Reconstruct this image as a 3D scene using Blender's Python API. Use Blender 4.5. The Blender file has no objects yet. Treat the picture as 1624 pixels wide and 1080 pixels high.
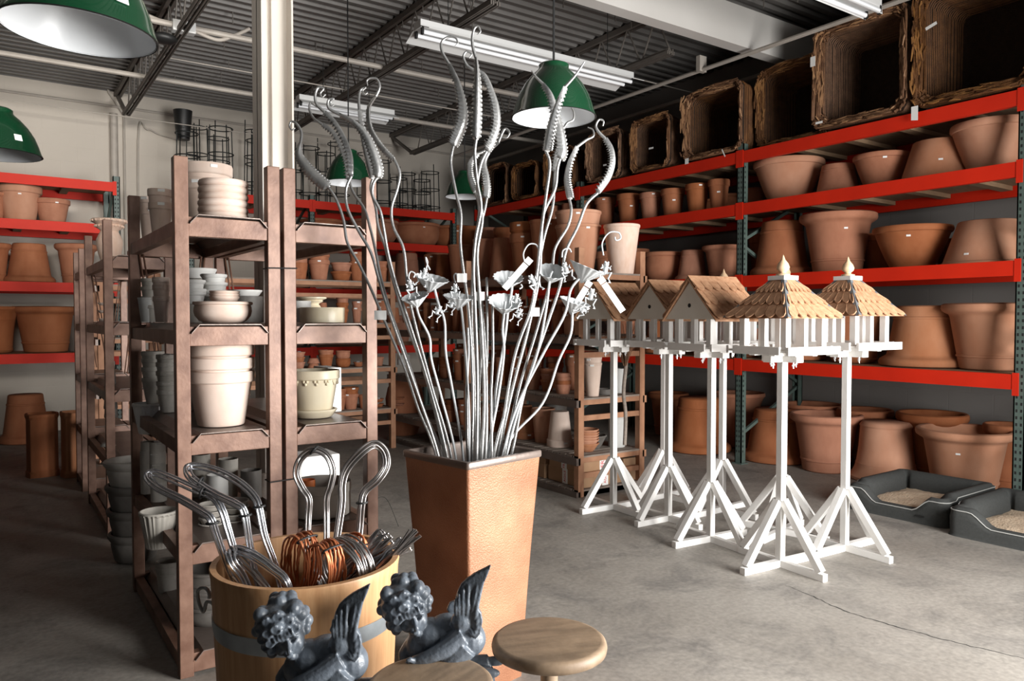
import bpy, math, random
from mathutils import Vector, Matrix, Euler
random.seed(7)
S = bpy.context.scene
COL = S.collection
PI = math.pi
# ------------------------------------------------------------------ camera
F, CX, CY = 1199., 812., 540.
YAW, PIT, H = math.radians(34.6), math.radians(1.67), 1.5
fw = Vector((math.sin(YAW)*math.cos(PIT), math.cos(YAW)*math.cos(PIT), -math.sin(PIT)))
rt = Vector((math.cos(YAW), -math.sin(YAW), 0))
up = rt.cross(fw)
EYE = Vector((0, 0, H))
cam = bpy.data.cameras.new('camera'); cam.sensor_width = 36; cam.lens = F/1624*36; cam.clip_start = .05; cam.clip_end = 100
co = bpy.data.objects.new('camera', cam); COL.objects.link(co); S.camera = co
R = Matrix((rt, up, -fw)).transposed().to_4x4(); R.translation = EYE
co.matrix_world = R
cam.dof.use_dof = False
# ------------------------------------------------------------------ light, world, exposure
S.view_settings.view_transform = 'Standard'; S.view_settings.look = 'None'; S.view_settings.gamma = 1
S.view_settings.use_curve_mapping = False
S.view_settings.exposure = 0.0
w = bpy.data.worlds.new('world'); S.world = w; w.use_nodes = True
w.node_tree.nodes['Background'].inputs[0].default_value = (.80, .88, 1, 1)
w.node_tree.nodes['Background'].inputs[1].default_value = 1.0
def area(name, loc, aim, sx, sy, power, color=(1, 1, 1), spread=180):
    l = bpy.data.lights.new(name, 'AREA'); l.shape = 'RECTANGLE'; l.size = sx; l.size_y = sy; l.energy = power; l.color = color
    l.spread = math.radians(spread)
    o = bpy.data.objects.new(name, l); COL.objects.link(o); o.location = loc
    o.rotation_euler = (Vector(aim)-Vector(loc)).to_track_quat('-Z', 'Y').to_euler(); return o
DOORX0, DOORX1, DOORZ, FRONTY = 2.5, 5.3, 2.9, -0.9
area('door_daylight', ((DOORX0+DOORX1)/2, FRONTY-.25, 1.5), ((DOORX0+DOORX1)/2-2.1, 4.2, 1.2), DOORX1-DOORX0, 2.6, 530, (1, .985, .96), 140)
area('added_high_fill', (-.8, FRONTY-.25, 3.5), (.3, 11, 4.25), 2.2, .9, 52, (1, .95, .88), 42)  # added fill to brighten the upper back-left wall; no known window
# ------------------------------------------------------------------ picture <-> place
def ray(px, py): return fw + rt*((px-CX)/F) + up*((CY-py)/F)
def on(px, py, ax, val):
    r = ray(px, py); return EYE + r*((val-EYE[ax])/r[ax])
def D(px, py, d): return EYE + ray(px, py)*d
def depth(p): return (Vector(p)-EYE).dot(fw)
# ------------------------------------------------------------------ materials
def mat(name, c, rough=.7, metal=0., c2=None, ns=6., amt=.5, bump=0., bs=40., rnd=0., wave=None, spec=.5, detail=5, coat=0.):
    m = bpy.data.materials.new(name); m.use_nodes = True; t = m.node_tree; N = t.nodes; L = t.links
    b = N['Principled BSDF']; b.inputs['Roughness'].default_value = rough; b.inputs['Metallic'].default_value = metal
    b.inputs['Specular IOR Level'].default_value = spec; b.inputs['Coat Weight'].default_value = coat
    c = (*c, 1); out = None
    if c2 is None and not rnd: b.inputs['Base Color'].default_value = c
    tc = N.new('ShaderNodeTexCoord')
    if c2 is not None:
        mp = N.new('ShaderNodeMapping'); L.new(tc.outputs['Object'], mp.inputs[0])
        if wave: mp.inputs['Scale'].default_value = wave
        nz = N.new('ShaderNodeTexNoise'); nz.inputs['Scale'].default_value = ns; nz.inputs['Detail'].default_value = detail
        L.new(mp.outputs[0], nz.inputs['Vector'])
        rp = N.new('ShaderNodeMapRange'); rp.inputs[1].default_value = .5-.25/amt*.5; rp.inputs[2].default_value = .5+.25/amt*.5
        L.new(nz.outputs['Fac'], rp.inputs[0])
        mx = N.new('ShaderNodeMix'); mx.data_type = 'RGBA'; mx.inputs[6].default_value = c; mx.inputs[7].default_value = (*c2, 1)
        L.new(rp.outputs[0], mx.inputs[0]); out = mx.outputs[2]
    if rnd:
        oi = N.new('ShaderNodeObjectInfo'); hs = N.new('ShaderNodeHueSaturation')
        mr = N.new('ShaderNodeMapRange'); mr.inputs[3].default_value = 1-rnd; mr.inputs[4].default_value = 1+rnd
        L.new(oi.outputs['Random'], mr.inputs[0]); L.new(mr.outputs[0], hs.inputs['Value'])
        if out: L.new(out, hs.inputs['Color'])
        else: hs.inputs['Color'].default_value = c
        mr2 = N.new('ShaderNodeMapRange'); mr2.inputs[3].default_value = 1+rnd*.6; mr2.inputs[4].default_value = 1-rnd*.9
        L.new(oi.outputs['Random'], mr2.inputs[0]); L.new(mr2.outputs[0], hs.inputs['Saturation'])
        out = hs.outputs[0]
    if out: L.new(out, b.inputs['Base Color'])
    if bump:
        n2 = N.new('ShaderNodeTexNoise'); n2.inputs['Scale'].default_value = bs; n2.inputs['Detail'].default_value = 6
        L.new(tc.outputs['Object'], n2.inputs['Vector'])
        bp = N.new('ShaderNodeBump'); bp.inputs['Strength'].default_value = bump; bp.inputs['Distance'].default_value = .02
        L.new(n2.outputs['Fac'], bp.inputs['Height']); L.new(bp.outputs[0], b.inputs['Normal'])
    return m
def wood(name, c, c2, rough=.6, sc=(14, 14, 1.2), bump=.05, rnd=0):
    return mat(name, c, rough, 0, c2, 3.5, .6, bump, 30, rnd, wave=sc, detail=8)
MT = {}
MT['terra'] = mat('terracotta', (.30, .100, .042), .85, 0, (.42, .165, .08), 2.2, .5, .06, 40, .16)
MT['dusty'] = mat('dusty_terracotta', (.38, .15, .07), .9, 0, (.50, .25, .145), 1.6, .45, .06, 30, .12)
MT['white'] = mat('whitewashed_clay', (.66, .50, .41), .9, 0, (.76, .62, .53), 2.0, .5, .05, 50, .07)
MT['cream'] = mat('cream_glaze', (.76, .68, .52), .35, 0, (.70, .60, .42), 2.0, .4, 0, 40, .04)
MT['ash'] = mat('grey_stoneware_and_shade', (.37, .345, .305), .7, 0, (.48, .445, .395), 3, .5, .04, 40, .12)  # real grey ware, also the shade tone of two whitewashed piles
MT['dark'] = mat('dark_stoneware', (.10, .09, .08), .6, 0, (.16, .145, .13), 3, .5, .04, 40, .1)
MT['orange'] = mat('orange_glaze', (.72, .20, .06), .4)
MT['chalk'] = mat('white_stoneware', (.82, .81, .78), .6)
MT['olive'] = mat('olive_glass', (.22, .20, .07), .25)
MT['cement'] = mat('pale_grey_cement', (.55, .55, .53), .8, 0, (.62, .62, .60), 4, .5, .05, 50)
MT['urn'] = mat('pale_pink_clay', (.70, .48, .36), .9, 0, (.78, .60, .50), 5, .5, .08, 60)
MT['red'] = mat('red_rack_paint', (.66, .024, .006), .55, 0, (.54, .018, .005), 3, .5, .02, 60, spec=.25)
MT['green'] = mat('green_rack_paint', (.065, .10, .085), .5, 0, (.10, .135, .12), 20, .5, .05, 60)
MT['hole'] = mat('punched_hole_dark', (.01, .01, .01), .9)
MT['deckw'] = wood('shelf_board', (.34, .22, .13), (.24, .15, .085), .8, (2, 14, 14))
MT['rust'] = mat('brown_rusted_steel', (.105, .045, .027), .40, .2, (.27, .155, .108), 11, .5, .035, 70, 0, detail=8)
MT['tray'] = mat('dark_steel_sheet', (.15, .12, .105), .38, .5, (.24, .19, .165), 6, .5, .06, 50)
MT['pine'] = wood('old_pine', (.42, .215, .12), (.30, .14, .075), .7, (3, 3, 3))
MT['slat'] = wood('weathered_slats', (.19, .155, .13), (.29, .24, .20), .85, (3, 12, 12))
MT['wire'] = mat('dark_wire', (.015, .018, .018), .5, .6)
MT['steel'] = mat('bright_steel_wire', (.62, .63, .66), .27, .95)
MT['steeld'] = mat('dull_steel_wire', (.36, .34, .33), .33, .95)
MT['copperw'] = mat('copper_wire', (.55, .19, .08), .4, .5)
MT['tie'] = mat('black_tie', (.01, .01, .01), .6)
MT['galv'] = mat('galvanised_metal', (.56, .56, .55), .34, .7, (.33, .33, .325), 16, .5, .12, 90)
MT['pewter'] = mat('painted_grey_metal', (.66, .68, .69), .5, .15, (.48, .50, .51), 22, .5, .1, 90)
MT['copper'] = mat('copper_patina', (.42, .20, .11), .42, .15, (.24, .10, .05), 4, .6, .25, 160, 0, detail=9)
MT['bucket'] = wood('bucket_wood', (.66, .38, .19), (.52, .27, .12), .5, (22, 22, 1.0), .04)
MT['band'] = mat('galvanised_band', (.34, .38, .41), .4, .7, (.46, .50, .53), 20, .5, .05)
MT['lead'] = mat('lead_grey_stone', (.085, .10, .122), .42, 0, (.17, .20, .235), 14, .45, .15, 70, spec=.75)
MT['stool'] = wood('worn_stool_wood', (.34, .24, .155), (.20, .14, .09), .55, (2.2, 9, 9), .08)
MT['paint'] = mat('white_painted_wood', (.86, .85, .83), .6, 0, (.74, .72, .69), 5, .35, .06, 60)
MT['primer'] = mat('unpainted_panel', (.70, .65, .57), .7, 0, (.78, .74, .67), 6, .4, .05, 60)
MT['shingle'] = wood('cedar_shingle', (.36, .175, .09), (.54, .31, .18), .65, (9, 9, 9), .06)
MT['finial'] = wood('turned_birch', (.70, .50, .32), (.60, .40, .24), .5, (8, 8, 8))
MT['flash'] = mat('grey_flashing', (.15, .16, .17), .6, .1)
MT['screw'] = mat('zinc_bolt', (.7, .7, .7), .3, .9)
MT['bed'] = mat('charcoal_canvas', (.034, .036, .034), .9, 0, (.048, .050, .048), 60, .5, .15, 300)
MT['piping'] = mat('pale_piping', (.42, .42, .40), .8)
MT['fleece'] = mat('cream_fleece', (.66, .52, .38), .95, 0, (.56, .42, .29), 20, .5, .5, 60)
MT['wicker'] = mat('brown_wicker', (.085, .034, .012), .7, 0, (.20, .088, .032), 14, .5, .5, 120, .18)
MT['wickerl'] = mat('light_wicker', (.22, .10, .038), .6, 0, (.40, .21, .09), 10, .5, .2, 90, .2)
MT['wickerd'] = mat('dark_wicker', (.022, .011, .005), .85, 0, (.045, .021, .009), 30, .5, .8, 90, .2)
MT['enamelg'] = mat('green_enamel', (.005, .052, .020), .22, 0, (.004, .034, .014), 3, .4, 0, coat=.6)
MT['enamelw'] = mat('white_enamel', (.80, .82, .84), .3)
MT['fixture'] = mat('white_fixture', (.62, .62, .61), .45)
MT['tubeg'] = mat('white_tube_glass', (.86, .88, .90), .25)
MT['label'] = mat('white_paper', (.86, .86, .84), .6)
MT['ink'] = mat('red_ink', (.62, .02, .03), .6)
MT['inkd'] = mat('dark_ink', (.03, .03, .03), .6)
MT['card'] = mat('cardboard', (.36, .21, .115), .85, 0, (.42, .26, .15), 8, .5, .05)
MT['conduit'] = mat('painted_conduit', (.46, .42, .37), .6, .1, (.38, .34, .30), 8, .5)
MT['joist'] = mat('grey_joist_paint', (.12, .105, .092), .6, .1, (.18, .16, .14), 6, .5, .05)
MT['deck'] = mat('grey_roof_deck', (.155, .145, .135), .55, .25, (.20, .19, .18), 3, .5, .02)
MT['beam'] = mat('offwhite_beam', (.52, .50, .47), .6, 0, (.60, .58, .55), 1.2, .5, .02)
MT['column'] = mat('offwhite_column', (.62, .57, .51), .5, 0, (.54, .49, .44), 3, .5, .02)
MT['cap'] = mat('black_cap', (.012, .012, .012), .5)
# walls: painted block; mortar relief
def block(name, c, c2, brick=True):
    m = mat(name, c, .85, 0, c2, .9, .45, 0)
    t = m.node_tree; N = t.nodes; L = t.links; b = N['Principled BSDF']
    tc = N.new('ShaderNodeTexCoord'); mp = N.new('ShaderNodeMapping')
    mp.inputs['Rotation'].default_value = (PI/2, 0, 0) if name.endswith('back') else (PI/2, 0, PI/2)
    sx = N.new('ShaderNodeSeparateXYZ'); cb = N.new('ShaderNodeCombineXYZ'); L.new(tc.outputs['Object'], sx.inputs[0])
    L.new(sx.outputs['X' if name.endswith('back') else 'Y'], cb.inputs[0]); L.new(sx.outputs['Z'], cb.inputs[1])
    bt = N.new('ShaderNodeTexBrick'); bt.inputs['Scale'].default_value = 1; bt.inputs['Brick Width'].default_value = .4; bt.inputs['Row Height'].default_value = .2
    bt.inputs['Mortar Size'].default_value = .006; bt.inputs['Mortar Smooth'].default_value = .6
    bt.inputs['Color1'].default_value = bt.inputs['Color2'].default_value = (1, 1, 1, 1); bt.inputs['Mortar'].default_value = (0, 0, 0, 1)
    L.new(cb.outputs[0], bt.inputs['Vector'])
    nz = N.new('ShaderNodeTexNoise'); nz.inputs['Scale'].default_value = 35; L.new(tc.outputs['Object'], nz.inputs['Vector'])
    ad = N.new('ShaderNodeMath'); ad.operation = 'MULTIPLY_ADD'; ad.inputs[1].default_value = .25
    L.new(nz.outputs['Fac'], ad.inputs[0]); L.new(bt.outputs['Color'], ad.inputs[2])
    bp = N.new('ShaderNodeBump'); bp.inputs['Strength'].default_value = .3; bp.inputs['Distance'].default_value = .003
    L.new(ad.outputs[0], bp.inputs['Height']); L.new(bp.outputs[0], b.inputs['Normal'])
    return m
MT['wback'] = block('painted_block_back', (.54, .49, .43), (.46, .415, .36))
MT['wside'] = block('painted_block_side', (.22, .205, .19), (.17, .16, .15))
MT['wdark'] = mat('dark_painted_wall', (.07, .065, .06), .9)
# concrete floor with blotches, scratches and one long crack
def floor_mat():
    m = mat('worn_concrete', (.185, .165, .142), .62, 0, (.36, .335, .30), .9, .42, .12, 14, detail=9)  # warm brown in the base stands in for bounce off the terracotta
    t = m.node_tree; N = t.nodes; L = t.links; b = N['Principled BSDF']
    base = b.inputs['Base Color'].links[0].from_socket
    tc = N.new('ShaderNodeTexCoord')
    n1 = N.new('ShaderNodeTexNoise'); n1.inputs['Scale'].default_value = 2.2; n1.inputs['Detail'].default_value = 12; n1.inputs['Roughness'].default_value = .72; n1.inputs['Distortion'].default_value = .6
    L.new(tc.outputs['Object'], n1.inputs['Vector'])
    r1 = N.new('ShaderNodeMapRange'); r1.inputs[1].default_value = .48; r1.inputs[2].default_value = .66; r1.inputs[3].default_value = 0; r1.inputs[4].default_value = .75
    L.new(n1.outputs['Fac'], r1.inputs[0])
    m1 = N.new('ShaderNodeMix'); m1.data_type = 'RGBA'; m1.inputs[7].default_value = (.135, .125, .115, 1)
    L.new(base, m1.inputs[6]); L.new(r1.outputs[0], m1.inputs[0])
    n3 = N.new('ShaderNodeTexNoise'); n3.inputs['Scale'].default_value = 40; n3.inputs['Detail'].default_value = 8; L.new(tc.outputs['Object'], n3.inputs['Vector'])
    r3 = N.new('ShaderNodeMapRange'); r3.inputs[1].default_value = .35; r3.inputs[2].default_value = .65; r3.inputs[3].default_value = .86; r3.inputs[4].default_value = 1.1
    L.new(n3.outputs['Fac'], r3.inputs[0])
    m2 = N.new('ShaderNodeMix'); m2.data_type = 'RGBA'; m2.blend_type = 'MULTIPLY'; m2.inputs[0].default_value = 1
    L.new(m1.outputs[2], m2.inputs[6]); L.new(r3.outputs[0], m2.inputs[7])
    L.new(m2.outputs[2], b.inputs['Base Color'])
    r4 = N.new('ShaderNodeMapRange'); r4.inputs[3].default_value = .42; r4.inputs[4].default_value = .8; L.new(n1.outputs['Fac'], r4.inputs[0]); L.new(r4.outputs[0], b.inputs['Roughness'])
    return m
MT['floor'] = floor_mat()
# ------------------------------------------------------------------ mesh helper
class M:
    def __init__(s): s.v = []; s.f = []
    def add(s, v, f):
        n = len(s.v); s.v += [tuple(p) for p in v]; s.f += [tuple(i+n for i in q) for q in f]; return s
    def box(s, x0, x1, y0, y1, z0, z1):
        return s.add([(x0, y0, z0), (x1, y0, z0), (x1, y1, z0), (x0, y1, z0), (x0, y0, z1), (x1, y0, z1), (x1, y1, z1), (x0, y1, z1)],
                     [(0, 3, 2, 1), (4, 5, 6, 7), (0, 1, 5, 4), (1, 2, 6, 5), (2, 3, 7, 6), (3, 0, 4, 7)])
    def bar(s, p, q, w, h, upv=(0, 0, 1)):
        p = Vector(p); q = Vector(q); d = (q-p).normalized(); u = Vector(upv)
        if abs(d.dot(u)) > .98: u = Vector((1, 0, 0))
        a = d.cross(u).normalized(); u = a.cross(d).normalized(); a *= w/2; u *= h/2
        return s.add([p-a-u, p+a-u, p+a+u, p-a+u, q-a-u, q+a-u, q+a+u, q-a+u],
                     [(0, 1, 2, 3), (7, 6, 5, 4), (0, 4, 5, 1), (1, 5, 6, 2), (2, 6, 7, 3), (3, 7, 4, 0)])
    def tube(s, pts, r, n=8, closed=False):
        P = [Vector(p) for p in pts]; k = len(P); rr = r if isinstance(r, (list, tuple)) else [r]*k
        base = len(s.v); a = None
        for i, p in enumerate(P):
            if closed: d = P[(i+1) % k]-P[i-1]
            else: d = P[min(i+1, k-1)]-P[max(i-1, 0)]
            if d.length < 1e-9: d = Vector((0, 0, 1))
            d.normalize()
            if a is None: a = d.cross(Vector((0, 0, 1)) if abs(d.z) < .9 else Vector((1, 0, 0)))
            a = a-d*a.dot(d)
            if a.length < 1e-6: a = d.orthogonal()
            a.normalize(); b = d.cross(a)
            for j in range(n):
                t = 2*PI*j/n; s.v.append(tuple(p+(a*math.cos(t)+b*math.sin(t))*rr[i]))
        for i in range(k if closed else k-1):
            for j in range(n):
                A = base+i*n; B = base+((i+1) % k)*n
                s.f.append((A+j, B+j, B+(j+1) % n, A+(j+1) % n))
        if not closed:
            s.f.append(tuple(base+j for j in range(n))); s.f.append(tuple(base+(k-1)*n+j for j in range(n-1, -1, -1)))
        return s
    def lathe(s, prof, n=32, c=(0, 0, 0), fl=None):
        base = len(s.v); idx = []
        for (r, z) in prof:
            if r < 1e-6: idx.append([len(s.v)]); s.v.append((c[0], c[1], c[2]+z)); continue
            row = []
            for j in range(n):
                t = 2*PI*j/n; q = r if fl is None else fl(r, z, t)
                row.append(len(s.v)); s.v.append((c[0]+q*math.cos(t), c[1]+q*math.sin(t), c[2]+z))
            idx.append(row)
        for A, B in zip(idx, idx[1:]):
            for j in range(n):
                k = (j+1) % n
                if len(A) == 1 and len(B) == 1: continue
                if len(A) == 1: s.f.append((A[0], B[k], B[j]))
                elif len(B) == 1: s.f.append((A[j], A[k], B[0]))
                else: s.f.append((A[j], A[k], B[k], B[j]))
        return s
    def ell(s, c, r, n=14, m=9, Rm=None):
        c = Vector(c); r = r if isinstance(r, (list, tuple)) else (r, r, r); base = len(s.v)
        for i in range(m+1):
            th = PI*i/m
            for j in range(n):
                ph = 2*PI*j/n
                p = Vector((r[0]*math.sin(th)*math.cos(ph), r[1]*math.sin(th)*math.sin(ph), r[2]*math.cos(th)))
                if Rm is not None: p = Rm @ p
                s.v.append(tuple(c+p))
        for i in range(m):
            for j in range(n):
                k = (j+1) % n; s.f.append((base+i*n+j, base+(i+1)*n+j, base+(i+1)*n+k, base+i*n+k))
        return s
    def plate(s, poly, nrm):
        P = [Vector(p) for p in poly]; n = Vector(nrm); k = len(P)
        return s.add(P+[p+n for p in P], [tuple(range(k-1, -1, -1)), tuple(range(k, 2*k))]+[(i, (i+1) % k, k+(i+1) % k, k+i) for i in range(k)])
    def mesh(s, name, m, smooth=None):
        me = bpy.data.meshes.new(name); me.from_pydata(s.v, [], s.f); me.materials.append(MT[m] if isinstance(m, str) else m)
        me.validate()
        if smooth is not None:
            me.shade_smooth(); me.set_sharp_from_angle(angle=math.radians(smooth))
        return me
    def obj(s, name, m, parent=None, smooth=None, loc=None, bevel=0):
        o = bpy.data.objects.new(name, s.mesh(name, m, smooth)); COL.objects.link(o)
        if parent is not None: o.parent = parent
        if loc is not None: o.location = loc
        if bevel:
            b = o.modifiers.new('bevel', 'BEVEL'); b.width = bevel; b.segments = 2; b.limit_method = 'ANGLE'
        return o
def tag(o, label, cat, group=None, kind=None):
    o['label'] = label; o['category'] = cat
    if group: o['group'] = group
    if kind: o['kind'] = kind
    return o
def thing(name, label, cat, loc=(0, 0, 0), rz=0, group=None):
    o = bpy.data.objects.new(name, None); COL.objects.link(o); o.location = loc; o.rotation_euler = (0, 0, rz)
    o.empty_display_size = .1
    return tag(o, label, cat, group)
def struct(name, m, mt, smooth=None, parent=None):
    o = m.obj(name, mt, parent, smooth)
    if parent is None: o['kind'] = 'structure'
    return o
def clone(o, parent=None):
    c = o.copy(); COL.objects.link(c); c.parent = parent
    for ch in list(o.children): clone(ch, c)
    return c
def spline(pts, n=6, closed=False):
    P = [Vector(p) for p in pts]; out = []; k = len(P)
    rng = range(k if closed else k-1)
    for i in rng:
        if closed: a, b, c, d = P[i-1], P[i], P[(i+1) % k], P[(i+2) % k]
        else: a, b, c, d = P[max(i-1, 0)], P[i], P[i+1], P[min(i+2, k-1)]
        for j in range(n):
            t = j/n
            out.append(.5*((2*b)+(c-a)*t+(2*a-5*b+4*c-d)*t*t+(3*b-a-3*c+d)*t**3))
    if not closed: out.append(P[-1])
    return out
ORD = ['first', 'second', 'third', 'fourth', 'fifth', 'sixth', 'seventh', 'eighth', 'ninth', 'tenth', 'eleventh', 'twelfth', 'thirteenth', 'fourteenth', 'fifteenth', 'sixteenth', 'seventeenth', 'eighteenth', 'nineteenth', 'twentieth']
# ================================================================== ROOM
X0, X1, Y0, Y1, ZC = -2.8, 7.6, FRONTY, 11.78, 4.66
floor_o = struct('floor', M().box(X0-.2, X1+.2, Y0-6, Y1+.2, -.2, 0), 'floor')
struct('wall_back', M().box(X0-.2, X1+.2, Y1, Y1+.2, 0, ZC+.2), 'wback')
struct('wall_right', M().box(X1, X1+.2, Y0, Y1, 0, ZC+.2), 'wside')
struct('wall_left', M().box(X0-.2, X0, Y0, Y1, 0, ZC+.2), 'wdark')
fwm = M().box(X0-.2, -1.9, Y0-.2, Y0, 0, ZC+.2).box(.3, DOORX0, Y0-.2, Y0, 0, ZC+.2).box(-1.9, .3, Y0-.2, Y0, 0, 3.05).box(-1.9, .3, Y0-.2, Y0, 3.95, ZC+.2).box(DOORX1, X1+.2, Y0-.2, Y0, 0, ZC+.2).box(DOORX0, DOORX1, Y0-.2, Y0, DOORZ, ZC+.2)  # high opening added to let the fill lamp through
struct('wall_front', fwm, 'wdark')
struct('added_light_block', M().box(1.35, 1.47, Y0, .34, 0, ZC), 'wdark')  # unseen slab added to keep door light off the left floor
# corrugated roof deck: ribs run along x
m = M(); y = Y0; prof = []
while y < Y1+.1:
    prof += [(y, 0), (y+.055, 0), (y+.075, -.038), (y+.13, -.038)]; y += .15
vs = []; fs = []
for (yy, dz) in prof: vs += [(X0-.2, yy, ZC+dz), (X1+.2, yy, ZC+dz)]
for i in range(len(prof)-1): fs.append((2*i, 2*i+1, 2*i+3, 2*i+2))
m.add(vs, fs); m.box(X0-.2, X1+.2, Y0-.2, Y1+.2, ZC+.05, ZC+.2)
struct('ceiling', m, 'deck')
# open-web joists along y
def joist(n, x, ya=4.94):
    m = M()
    for dx in (-.03, .03):
        m.box(x+dx-.018, x+dx+.018, ya, Y1, ZC-.10, ZC-.045)
        m.box(x+dx-.018, x+dx+.018, ya+.45, Y1-.75, 4.14, 4.175)
        m.box(x+dx-.004, x+dx+.004, ya+.45, Y1-.75, 4.14, 4.20)
    y = ya+.45; k = 0; st = .42
    while y < Y1-1.1:
        m.tube([(x, y, 4.16), (x, y+st/2, ZC-.07)], .009, 6); m.tube([(x, y+st/2, ZC-.07), (x, y+st, 4.16)], .009, 6); y += st
    m.bar((x, Y1-.77, 4.16), (x, Y1, ZC-.08), .04, .04)
    struct(f'trim_{n}', m, 'joist')
for n, x in enumerate((-.55, 1.5, 3.55, 5.65)): joist(n+1, x, 4.94 if x > 0 else Y0)
# big boxed beam and column
struct('trim_5', M().box(-1.5, X1, 4.80, 4.94, 4.12, 4.50), 'beam')
m = M(); cx, cy = 1.505, 4.86   # H column: flanges across the view
m.box(cx-.10, cx-.088, cy-.10, cy+.10, 0, 4.2); m.box(cx+.088, cx+.10, cy-.10, cy+.10, 0, 4.2); m.box(cx-.1, cx+.1, cy-.006, cy+.006, 0, 4.2)
m.box(cx-.02, cx+.0, cy-.045, cy-.0, 1.5, 4.2); m.box(cx-.12, cx+.12, cy-.12, cy+.12, 0, .02)
struct('trim_6', m, 'column')
# conduits, pipes and strapping under the deck
n = 7
for (yy, z, r, x0, x1) in [(7.55, 4.20, .028, -2.6, 5.6), (9.35, 4.20, .028, -2.6, 7.4), (5.9, 4.21, .022, -2.6, 1.45), (11.0, 4.12, .006, -2.6, 4.2), (8.6, 4.22, .008, 1.5, 5.7), (6.4, 4.25, .006, 3.6, 7.4)]:
    struct(f'trim_{n}', M().tube([(x0, yy, z), (x1, yy, z)], r, 8), 'conduit', 40); n += 1
struct(f'trim_{n}', M().tube([(6.08, -1, 4.06), (6.08, 10.4, 4.06)], .022, 8).box(6.03, 6.13, 5.35, 5.40, 4.04, 4.2), 'conduit', 40); n += 1
struct(f'trim_{n}', M().tube([(X1-.25, -1, 4.3), (X1-.25, 11.7, 4.3)], .03, 8), 'conduit', 40); n += 1
struct(f'trim_{n}', M().tube([(-2.6, Y1-.02, 4.42), (7.4, Y1-.02, 4.42)], .018, 6), 'conduit', 40); n += 1
# wall conduits on the back wall
a = on(180, 180, 1, Y1-.05)
struct(f'trim_{n}', M().tube([(a.x, Y1-.05, 1.5), (a.x, Y1-.05, a.z)], .05, 10), 'conduit', 40); n += 1
struct(f'trim_{n}', M().tube([(a.x+.13, Y1-.03, 1.0), (a.x+.13, Y1-.03, a.z), (a.x-.05, Y1-.03, a.z+.28), (a.x-.12, Y1-.03, a.z+.6)], .014, 8), 'conduit', 40); n += 1
b = on(219, 225, 1, Y1-.03); c = on(255, 214, 1, Y1-.03)
struct(f'trim_{n}', M().tube(spline([(b.x, Y1-.03, 1.0), (b.x, Y1-.03, b.z), (b.x+.12, Y1-.03, c.z+.05), (c.x, Y1-.03, c.z), (c.x+.4, Y1-.03, c.z-.06)], 5), .012, 8), 'conduit', 40); n += 1
# deck hanger clips (thin straps poking from the flutes)
m = M()
for i in range(70):
    x = random.uniform(-.5, 6.5); y = random.uniform(3.5, 11.5); m.box(x-.004, x+.004, y-.004, y+.004, ZC-.16, ZC-.02)
struct(f'trim_{n}', m, 'joist'); n += 1
# floor crack (opened joint) and scratches
def ribbon_floor(pts, wd):
    m = M(); P = []; out = spline(pts, 10)
    for i, p in enumerate(out):
        k = random.uniform(-.006, .006); P.append((p.x+k, p.y+k*.5))
    vs = []; fs = []
    for i, (x, y) in enumerate(P):
        j = min(i+1, len(P)-1); h = max(i-1, 0); dx = P[j][0]-P[h][0]; dy = P[j][1]-P[h][1]; l = math.hypot(dx, dy) or 1
        ww = wd*random.uniform(.3, 1)*math.sin(PI*(i+.5)/len(P))**.4; nx, ny = -dy/l*ww, dx/l*ww
        vs += [(x+nx, y+ny, .0012), (x-nx, y-ny, .0012)]
        if i: fs.append((2*i-2, 2*i-1, 2*i+1, 2*i))
    return m.add(vs, fs)
fp = lambda px, py: (lambda q: (q.x, q.y, 0))(on(px, py, 2, 0))
struct('crack', ribbon_floor([fp(1245, 928), fp(1290, 946), fp(1330, 965), fp(1380, 982), fp(1430, 996), fp(1480, 1010), fp(1540, 1025), fp(1640, 1048)], .0045), 'inkd', None, floor_o)
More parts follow.
